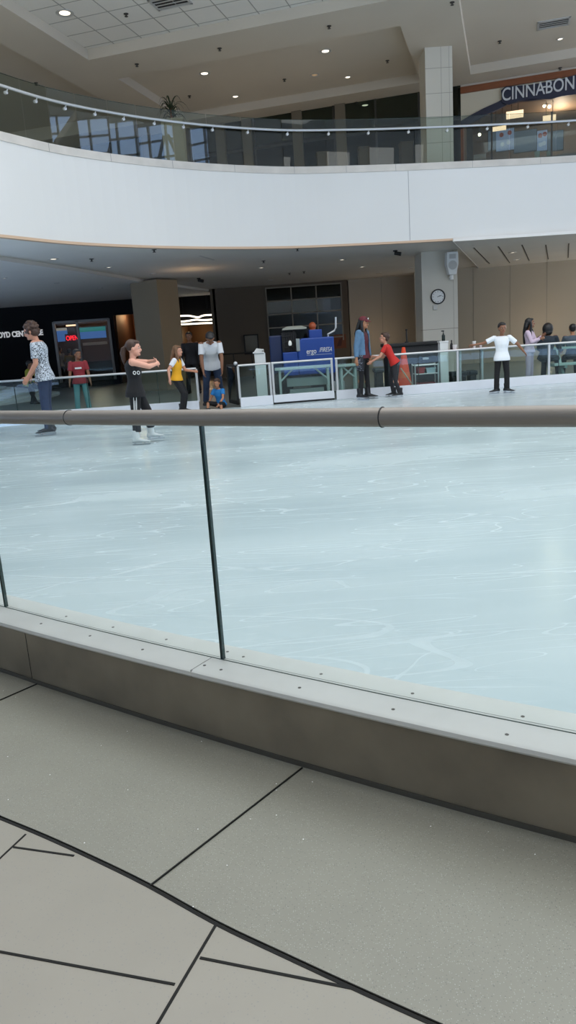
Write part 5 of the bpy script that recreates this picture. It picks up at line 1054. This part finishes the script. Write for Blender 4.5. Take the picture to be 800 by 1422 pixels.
# three wavy light tubes in the passage
tl_ = mat('tube_light', '#fff3dc', .4, emit=2.6)
for k, (pts, lb) in enumerate((([(246, 439), (262, 438.5), (275, 440.5), (283, 438), (299, 437)], 'uppermost of the three wavy white light tubes in the dark passage'), ([(246, 447), (258, 446), (272, 444), (282, 444.5), (299, 443.5)], 'middle one of the three wavy white light tubes in the dark passage'), ([(247, 450.5), (262, 450), (280, 449), (299, 448.5)], 'lowest of the three wavy white light tubes in the dark passage'))):
    P_ = [AT(x, y, PY+.5) for x, y in pts]; c_ = P_[2]; t = thing('light_tube', lb, 'lamp', c_); P_ = smooth_line(P_, 5); m = MB(); m.path(P_, .032, 8); m.build('tube', tl_, t, smooth='auto')
    m = MB()
    for p in (P_[3], P_[-4]): m.tube(p, (p.x, p.y, 3.4), .006, n=6)
    m.build('hanger', black, t)
a = AT(248, 480, PY+1.9); b = AT(296, 476, PY+1.9); t = thing('glowing_ledge', 'orange glowing ledge behind the man in dark clothes', 'lamp', (a.x, PY+1.9, a.z)); zm = AT(272, 478, PY+1.9).z; m = MB(); m.box((a.x, PY+1.9, zm-.05), (b.x+.1, PY+2.1, zm+.05)); m.build('light_strip', mat('amber_strip', '#d8763c', .5, emit=.55), t, bevel=.02); m = MB(); m.box((a.x, PY+1.95, .0), (b.x+.1, PY+2.3, zm-.05)); m.build('ledge_body', mat('ledge_dark', '#2b1c12', .6), t)
# ================================================================== LIGHT
def light(name, kind, loc, energy, color=(1, 1, 1), size=1, rot=None, sy=None):
    l = bpy.data.lights.new(name, kind); l.energy = energy; l.color = color
    if kind == 'AREA':
        l.size = size
        if sy: l.shape = 'RECTANGLE'; l.size_y = sy
    else: l.shadow_soft_size = size
    o = bpy.data.objects.new(name, l); C.objects.link(o); o.location = loc
    if rot: o.rotation_euler = rot
    return o
w = bpy.data.worlds.new('sky'); bpy.context.scene.world = w; w.use_nodes = True; nt = w.node_tree; bg = nt.nodes['Background']
tc = nt.nodes.new('ShaderNodeTexCoord'); sp = nt.nodes.new('ShaderNodeSeparateXYZ'); nt.links.new(tc.outputs['Generated'], sp.inputs[0])
rp = nt.nodes.new('ShaderNodeValToRGB'); nt.links.new(sp.outputs[2], rp.inputs[0]); e = rp.color_ramp.elements
e[0].position = .0; e[0].color = (1.1, 1.55, 2.4, 1); e[1].position = .75; e[1].color = (.74, .77, .8, 1); x = e.new(.4); x.color = (1.1, 1.55, 2.4, 1); x = e.new(.5); x.color = (.72, .76, .82, 1)
nt.links.new(rp.outputs[0], bg.inputs[0]); bg.inputs[1].default_value = 2.0
light('skylight', 'AREA', (4.5, 6.5, 12.3), 1150, (.97, .985, 1), 17, sy=17)
light('rear_fill', 'AREA', (2, -7.7, 8.8), 950, (1, .985, .96), 26, rot=(R_(82), 0, 0), sy=6.5)  # added unseen fill for the far interior; the rear wall has no window
light('right_fill_lower', 'AREA', (15.6, 22.5, 1.9), 260, (1, .97, .92), 5, rot=(0, R_(90), 0), sy=2.6).rotation_euler = (R_(90), 0, R_(105))  # added unseen fill that brightens the lower right concourse
light('right_fill_upper', 'AREA', (17, 20.5, 7.0), 330, (1, .98, .94), 6, sy=2.6).rotation_euler = (R_(90), 0, R_(100))  # added unseen fill for the right side of the upper floor
for x, y in ((-3, 0.2), (-1, -1.2), (1.2, -1.6), (-3, -3), (1, -4)):
    l = light('gallery_fill', 'SPOT', (x, y, 3.4), 60, (1, .93, .84), .12); l.data.spot_size = R_(140); l.data.spot_blend = 1  # added unseen spots, fill for the kick board and near floor
light('wall_wash_lamp', 'POINT', (3.9, 28.4, 1.2), 10, (1, .72, .45), .1)
light('wall_wash_lamp', 'POINT', (9.2, 25.8, 1.3), 10, (1, .75, .5), .1)
light('column_lamp', 'POINT', (-2.25, 21.8, 2.8), 7, (1, .65, .35), .05)
# warm lamps of the shop, corridor and passage
light('shop_lamp', 'POINT', ((s0+s1)/2, PY+2, 2.9), 40, (1, .7, .45), .1)
light('corridor_lamp', 'POINT', ((d0+d1)/2, PY+2.2, 2.8), 35, (1, .6, .3), .1)
light('passage_lamp', 'POINT', ((p0+p1)/2, PY+3.2, 1.9), 14, (1, .62, .3), .1)
bl = uv(u_l+3, SV+2.5, 7.7); light('bakery_lamp', 'POINT', bl, 90, (1, .8, .6), .15)
sc = bpy.context.scene
sc.view_settings.view_transform = 'Standard'; sc.view_settings.look = 'None'; sc.view_settings.gamma = 1; sc.view_settings.use_curve_mapping = False
sc.view_settings.exposure = -0.02
sc.cycles.use_denoising = True; sc.cycles.max_bounces = 8; sc.cycles.diffuse_bounces = 5; sc.cycles.transparent_max_bounces = 24; sc.cycles.glossy_bounces = 4; sc.cycles.caustics_reflective = False; sc.cycles.caustics_refractive = False
sc.cycles.sample_clamp_indirect = 8
bpy.context.view_layer.update()
